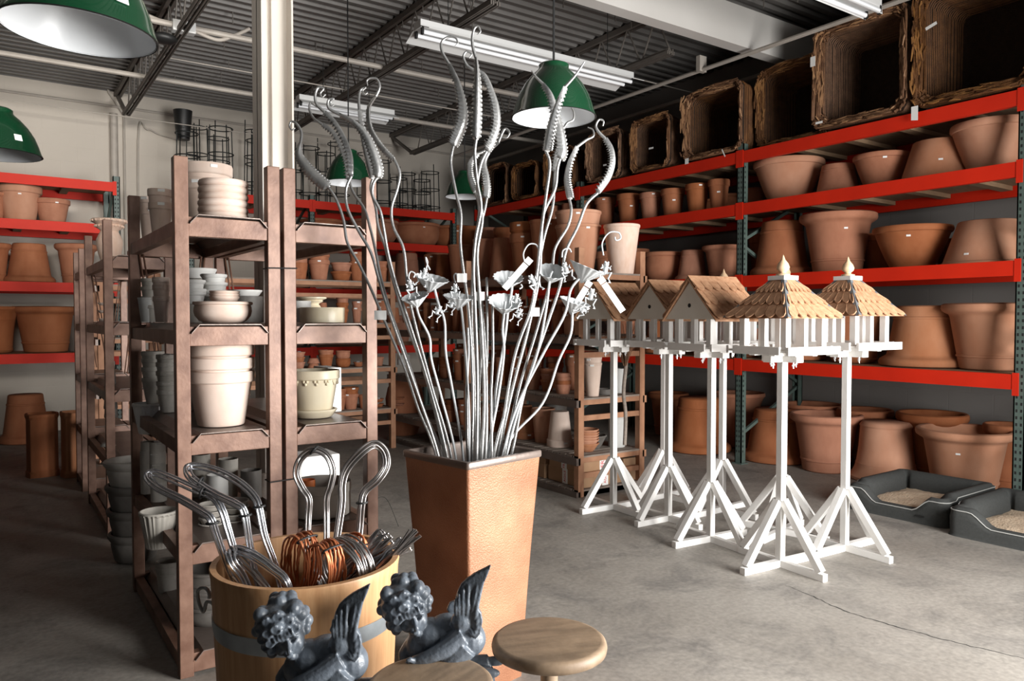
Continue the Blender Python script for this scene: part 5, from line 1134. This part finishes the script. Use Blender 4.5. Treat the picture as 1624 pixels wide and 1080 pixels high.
bundle('bright steel hoop bundle curling under the sagging one inside the rim', [(410, 955), (385, 925), (368, 905), (362, 890), (372, 880), (395, 900), (420, 928), (436, 955)],
       [-.02, -.04, -.04, -.03, -.02, -.03, -.05, -.05], 4, .008, 'steeld', .0036)
def coil(label, px, py, dz, ra, rb, yaw, tilt, n, mt, th=.018, name='wire_coil', ties=(.0,)):
    t = thing(name, label, 'wire coil', tuple(D(px, py, BD+dz)), yaw, 'wire coils in the wooden bucket'); t.rotation_euler = Euler((tilt[0], tilt[1], yaw))
    for i in range(n):
        o = (i-(n-1)/2)*th/n*2.2; s = 1+random.uniform(-.05, .05)
        P = [(ra*s*math.cos(a)+random.uniform(-.001, .001), o*1.2+random.uniform(-.002, .002)+.005*math.sin(a*2+i), rb*s*math.sin(a)) for a in [2*PI*j/40 for j in range(40)]]
        M().tube(P, .0036, 6, True).obj('wire', mt, t, 60)
    for a in ties:
        c = Vector((ra*math.cos(a), 0, rb*math.sin(a))); d = Vector((math.cos(a), 0, math.sin(a)))
        M().tube([c+d*.011*math.cos(q)+Vector((0, 1, 0))*(th*1.2+.004)*math.sin(q) for q in [2*PI*i/14 for i in range(14)]], .003, 6, True).obj('tie', 'tie', t, 60)
    return t
Y_ = -YAW
coil('coil of copper wire leaning against the inner bucket wall under the round hoop', 476, 898, .0, .062, .125, Y_-.75, (.15, .55), 9, 'copperw', .024, ties=(1.45,))
coil('coil of copper wire in the bucket centre, in front of the other coils', 514, 906, -.04, .062, .115, Y_-.75, (.15, .6), 9, 'copperw', .024, ties=(1.4,))
coil('coil of copper wire behind the teardrop hoop bundle', 548, 890, .10, .058, .12, Y_-.7, (.15, .75), 7, 'copperw', .02, ties=(1.2,))
coil('coil of copper wire tucked at the rear bucket wall', 578, 897, .15, .045, .09, Y_-.7, (.15, .8), 6, 'copperw', .02, ties=(1.2,))
coil('large coil of bright steel wire on top, toward the near rim', 545, 903, -.03, .095, .095, Y_-.5, (.1, .45), 10, 'steeld', .030, ties=())
def rods(label, a, b, za, zb_, n, mt, hook=True):
    t = thing('wire_stake_bundle', label, 'wire bundle', (BX, BY, BZ), 0, 'wire bundles in the wooden bucket'); base = Vector((BX, BY, BZ))
    A = D(*a, BD+za)-base; B_ = D(*b, BD+zb_)-base
    for i in range(n):
        o = rt*random.uniform(-.012, .012)+up*random.uniform(-.014, .014)+fw*random.uniform(-.01, .01); o2 = rt*random.uniform(-.02, .02)+up*random.uniform(-.014, .014)
        P = [A+o, A.lerp(B_, .5)+o, B_+o2]
        if hook:
            d = (B_-A).normalized(); u = d.cross(fw).normalized()
            P += [B_+o2+d*.012-u*.006, B_+o2+d*.012-u*.018, B_+o2-u*.022, A.lerp(B_, .5)+o-u*.022]; P = spline(P, 4)
        M().tube(P, .0036, 6).obj('wire', mt, t, 60)
    return t
rods('bundle of hooked steel wires slanting toward the planter, upper of two', (520, 930), (603, 850), .02, .07, 12, 'steeld')
rods('bundle of hooked steel wires slanting toward the planter, lower of two', (550, 930), (632, 862), .03, .09, 10, 'steeld')
rods('bundle of straight steel wires poking out past the bucket rim', (565, 940), (660, 846), .02, .03, 18, 'steeld', False)
# loose wire on the floor behind the bucket
tag(M().tube(spline([on(590, 798, 2, .17), on(604, 788, 2, .2), on(616, 796, 2, .16), on(632, 835, 2, .02)], 8), .0016, 6).obj('loose_wire', 'wire'), 'thin black loose wire end arching out from the cable-tied brown rack', 'wire')
# ================================================================== STOOLS
def stool(label, px, py, z, r):
    d = depth(on(px, py, 2, z)); c = on(px, py, 2, z)
    t = thing('round_stool', label, 'stool', (c.x, c.y, 0), random.uniform(0, 3), 'round wooden stools')
    M().lathe([(0, z-.036), (r-.012, z-.036), (r-.002, z-.030), (r, z-.018), (r-.003, z-.007), (r-.010, z-.001), (r-.018, z), (0, z)], 72).obj('seat', 'stool', t, 50)
    M().lathe([(0, .20), (.020, .20), (.026, .24), (.022, .30), (.024, .34), (.024, z-.06), (.034, z-.055), (.036, z-.036), (0, z-.036)], 32).obj('stem', 'stool', t, 50)
    M().lathe([(0, .14), (.05, .14), (.055, .15), (.055, .20), (.045, .21), (0, .21)], 32).obj('hub', 'stool', t, 50)
    for k in range(3):
        a = 2*PI*k/3; m = M(); P = [(.03*math.cos(a), .03*math.sin(a), .18), (.13*math.cos(a), .13*math.sin(a), .13), (.19*math.cos(a), .19*math.sin(a), .022)]
        m.tube(spline(P, 6), [.018]*6+[.016]*7, 10); m.obj('leg', 'stool', t, 60)
    return t
stool('round wooden stool with worn top standing before the copper planter', 871, 1012, .615, .160)
stool('round wooden stool with worn top between the two cherub statues', 683, 1080, .615, .156)
# ================================================================== CHERUBS
def cherub_mesh():
    k = 1.90/F; O = (490, 1010)
    def V(x, y, z=0): return ((x-O[0])*k, z, (O[1]-y)*k)
    m = M()
    # head (turned down toward the stool), cheeks, nose, chin
    m.ell(V(446, 990, -.005), (.060, .058, .058), 22, 14); m.ell(V(465, 1007, -.028), (.036, .036, .041), 18, 14)
    m.ell(V(456, 1017, -.048), (.015, .014, .015)); m.ell(V(480, 1009, -.040), (.013, .014, .015)); m.ell(V(471, 1028, -.046), (.013, .012, .010))
    m.tube(spline([V(468, 1000, -.062), V(471, 1007, -.070), V(473, 1013, -.076), V(471, 1016, -.066)], 4), [.004, .004, .0045, .005, .0055, .006, .0065, .007, .007, .007, .0065, .006, .005], 8)
    for (x0_, y0_, x1_, y1_) in ((456, 1006, 466, 1003), (475, 1000, 483, 996)):
        m.tube(spline([V(x0_, y0_, -.056), V((x0_+x1_)/2, (y0_+y1_)/2+2.5, -.062), V(x1_, y1_, -.056)], 3), .0030, 6); m.tube(spline([V(x0_-1, y0_-5, -.056), V((x0_+x1_)/2, (y0_+y1_)/2-6, -.062), V(x1_+1, y1_-4, -.056)], 3), .0042, 6)
    m.tube(spline([V(463, 1022, -.062), V(469, 1021.5, -.068), V(476, 1019, -.062)], 3), .0032, 6); m.tube(spline([V(465, 1025, -.060), V(470, 1025, -.064), V(475, 1022.5, -.060)], 3), .0034, 6)
    # curls
    rr = random.Random(3)
    for (x, y, r_) in ((420, 968, 12), (431, 957, 12), (444, 953, 12), (458, 953, 12), (470, 960, 13), (479, 971, 12), (484, 985, 11), (413, 983, 12), (411, 998, 12), (415, 1012, 12), (424, 1023, 11), (436, 1030, 9), (484, 998, 9)):
        for q in range(2): m.ell(V(x+rr.uniform(-2, 2), y+rr.uniform(-2, 2), rr.uniform(-.035, .035)), r_*k*rr.uniform(.75, 1.0), 12, 8)
    for (x, y, z, q) in ((423, 985, -.040, 11), (427, 1001, -.044, 10), (436, 972, -.050, 11), (451, 965, -.046, 11), (466, 971, -.044, 11), (477, 983, -.040, 9), (438, 987, -.062, 10), (452, 980, -.064, 11), (465, 986, -.060, 9), (431, 1014, -.040, 9), (441, 1003, -.060, 9), (441, 1018, -.050, 8)):
        m.ell(V(x, y, z), (q*k, q*k*.62, q*k*.85), 12, 8)
        m.tube([V(x+q*.72*math.cos(t_), y+q*.6*math.sin(t_), z-q*k*.52) for t_ in [i*.7 for i in range(8)]], .0034, 6)
    for i in range(6): m.tube(spline([V(446+5.5*i, 992-2.6*i, -.064), V(449+5.5*i, 998-2.6*i, -.068), V(451+5.2*i, 1003-2.6*i, -.062)], 4), .0040, 6)
    # neck, back, chest, hip
    m.tube([V(462, 1022, 0), V(474, 1034, 0), V(484, 1042, 0)], [.028, .030, .040], 14)
    m.ell(V(492, 1046, .0), (.058, .052, .050), 18, 12); m.ell(V(520, 1040, .005), (.060, .052, .050), 18, 12); m.ell(V(545, 1036, .0), (.050, .048, .046), 18, 12)
    m.ell(V(478, 1058, -.0), (.045, .048, .045), 16, 10); m.ell(V(558, 1050, .0), (.042, .045, .045), 14, 10)
    # arm reaching forward with hand
    m.tube(spline([V(546, 1034, -.045), V(522, 1048, -.062), V(503, 1056, -.070), V(482, 1064, -.072), V(466, 1069, -.070)], 4), [.026-.0008*i for i in range(17)], 12)
    for j, (dx, dy) in enumerate(((-8, -3), (-12, 0), (-13, 4), (-11, 8))): m.tube([V(467, 1068, -.072), V(467+dx*.6, 1068+dy*.7, -.078), V(467+dx, 1069+dy+3, -.074)], [.008, .007, .0055], 8)
    m.tube([V(470, 1066, -.078), V(463, 1060, -.088), V(458, 1062, -.090)], [.008, .007, .006], 8)
    m.tube(spline([V(484, 1046, .045), V(462, 1060, .03), V(448, 1078, .0), V(452, 1092, -.03)], 4), [.024]*4+[.02]*5+[.016]*4, 12)
    # legs: thigh forward, shin tucked back, foot
    for (z, dx) in ((-.035, 0), (.035, 8)):
        m.tube(spline([V(550+dx, 1050, z), V(522+dx, 1078, z-.01), V(510+dx, 1098, z-.01)], 4), [.040, .039, .038, .036, .034, .031, .029, .027, .026], 14)
        m.tube(spline([V(510+dx, 1098, z-.01), V(545+dx, 1104, z), V(580+dx, 1096, z)], 4), [.026, .027, .028, .027, .026, .024, .021, .018, .016], 12)
        m.ell(V(590+dx, 1098, z), (.030, .014, .013), 12, 8)
    m.ell(V(545, 1108, 0), (.085, .062, .02), 24, 8)     # rock it kneels on
    # wing
    out = [(534, 1004), (533, 990), (534, 974), (538, 960), (544, 948), (552, 940), (566, 929), (580, 921), (594, 913), (589, 928), (583, 942), (579, 952), (575, 962), (573, 974), (572, 984), (577, 994), (580, 1006), (578, 1018), (575, 1030), (568, 1038), (560, 1024), (550, 1014)]
    F2 = [V(x, y, -.040-.0003*(x-534)) for x, y in out]
    m.plate(F2, (0, .016, 0))
    for i, (a, b) in enumerate((((536, 998), (536, 970)), ((541, 1000), (541, 962)), ((547, 1003), (548, 955)), ((554, 1004), (557, 948)), ((560, 1006), (574, 932)), ((562, 1010), (584, 928)), ((563, 1014), (578, 950)), ((564, 1018), (574, 970)), ((565, 1022), (577, 992)), ((563, 1026), (579, 1008)), ((561, 1028), (575, 1022)), ((558, 1020), (568, 1034)))):
        p, q = V(*a, -.044), V(*b, -.046); m.tube([p, ((p[0]+q[0])/2, -.050, (p[2]+q[2])/2), q], [.0055, .0065, .0035], 8)
    m.ell(V(545, 1012, -.035), (.030, .022, .030), 14, 10)
    # far wing, lower, on the other side of the back
    m.plate([V(x, y, .045) for x, y in ((515, 1012), (520, 1000), (530, 996), (536, 1004), (545, 1020), (530, 1030))], (0, .014, 0))
    return m
def cherub(label, px, py, d, first=None):
    c = D(px, py, d); t = thing('cherub_statue', label, 'statue', tuple((c.x, c.y, 0)), -YAW, 'dark grey winged cherub statues')
    if first is None:
        o = cherub_mesh().obj('cherub_body', 'lead', t, 80); md = o.modifiers.new('remesh', 'REMESH'); md.mode = 'VOXEL'; md.voxel_size = .0026; md.use_smooth_shade = True
        sm = o.modifiers.new('soften', 'SMOOTH'); sm.factor = .5; sm.iterations = 2
    else: o = first.copy(); COL.objects.link(o); o.parent = t
    o.location = (0, 0, c.z)
    zt = c.z-(1108-1010)*1.90/F
    p = M().lathe([(0, 0), (.11, 0), (.11, .03), (.09, .045), (.055, .08), (.05, zt-.10), (.08, zt-.06), (.09, zt-.03), (.085, zt+.005), (0, zt+.005)], 28).obj('pedestal', 'lead', t, 50); p.location = (.085, 0, 0)
    return o
c1 = cherub('dark grey winged cherub statue in front of the wooden bucket', 490, 1010, 1.90)
cherub('dark grey winged cherub statue in front of the copper planter', 682, 976, 2.02, c1)
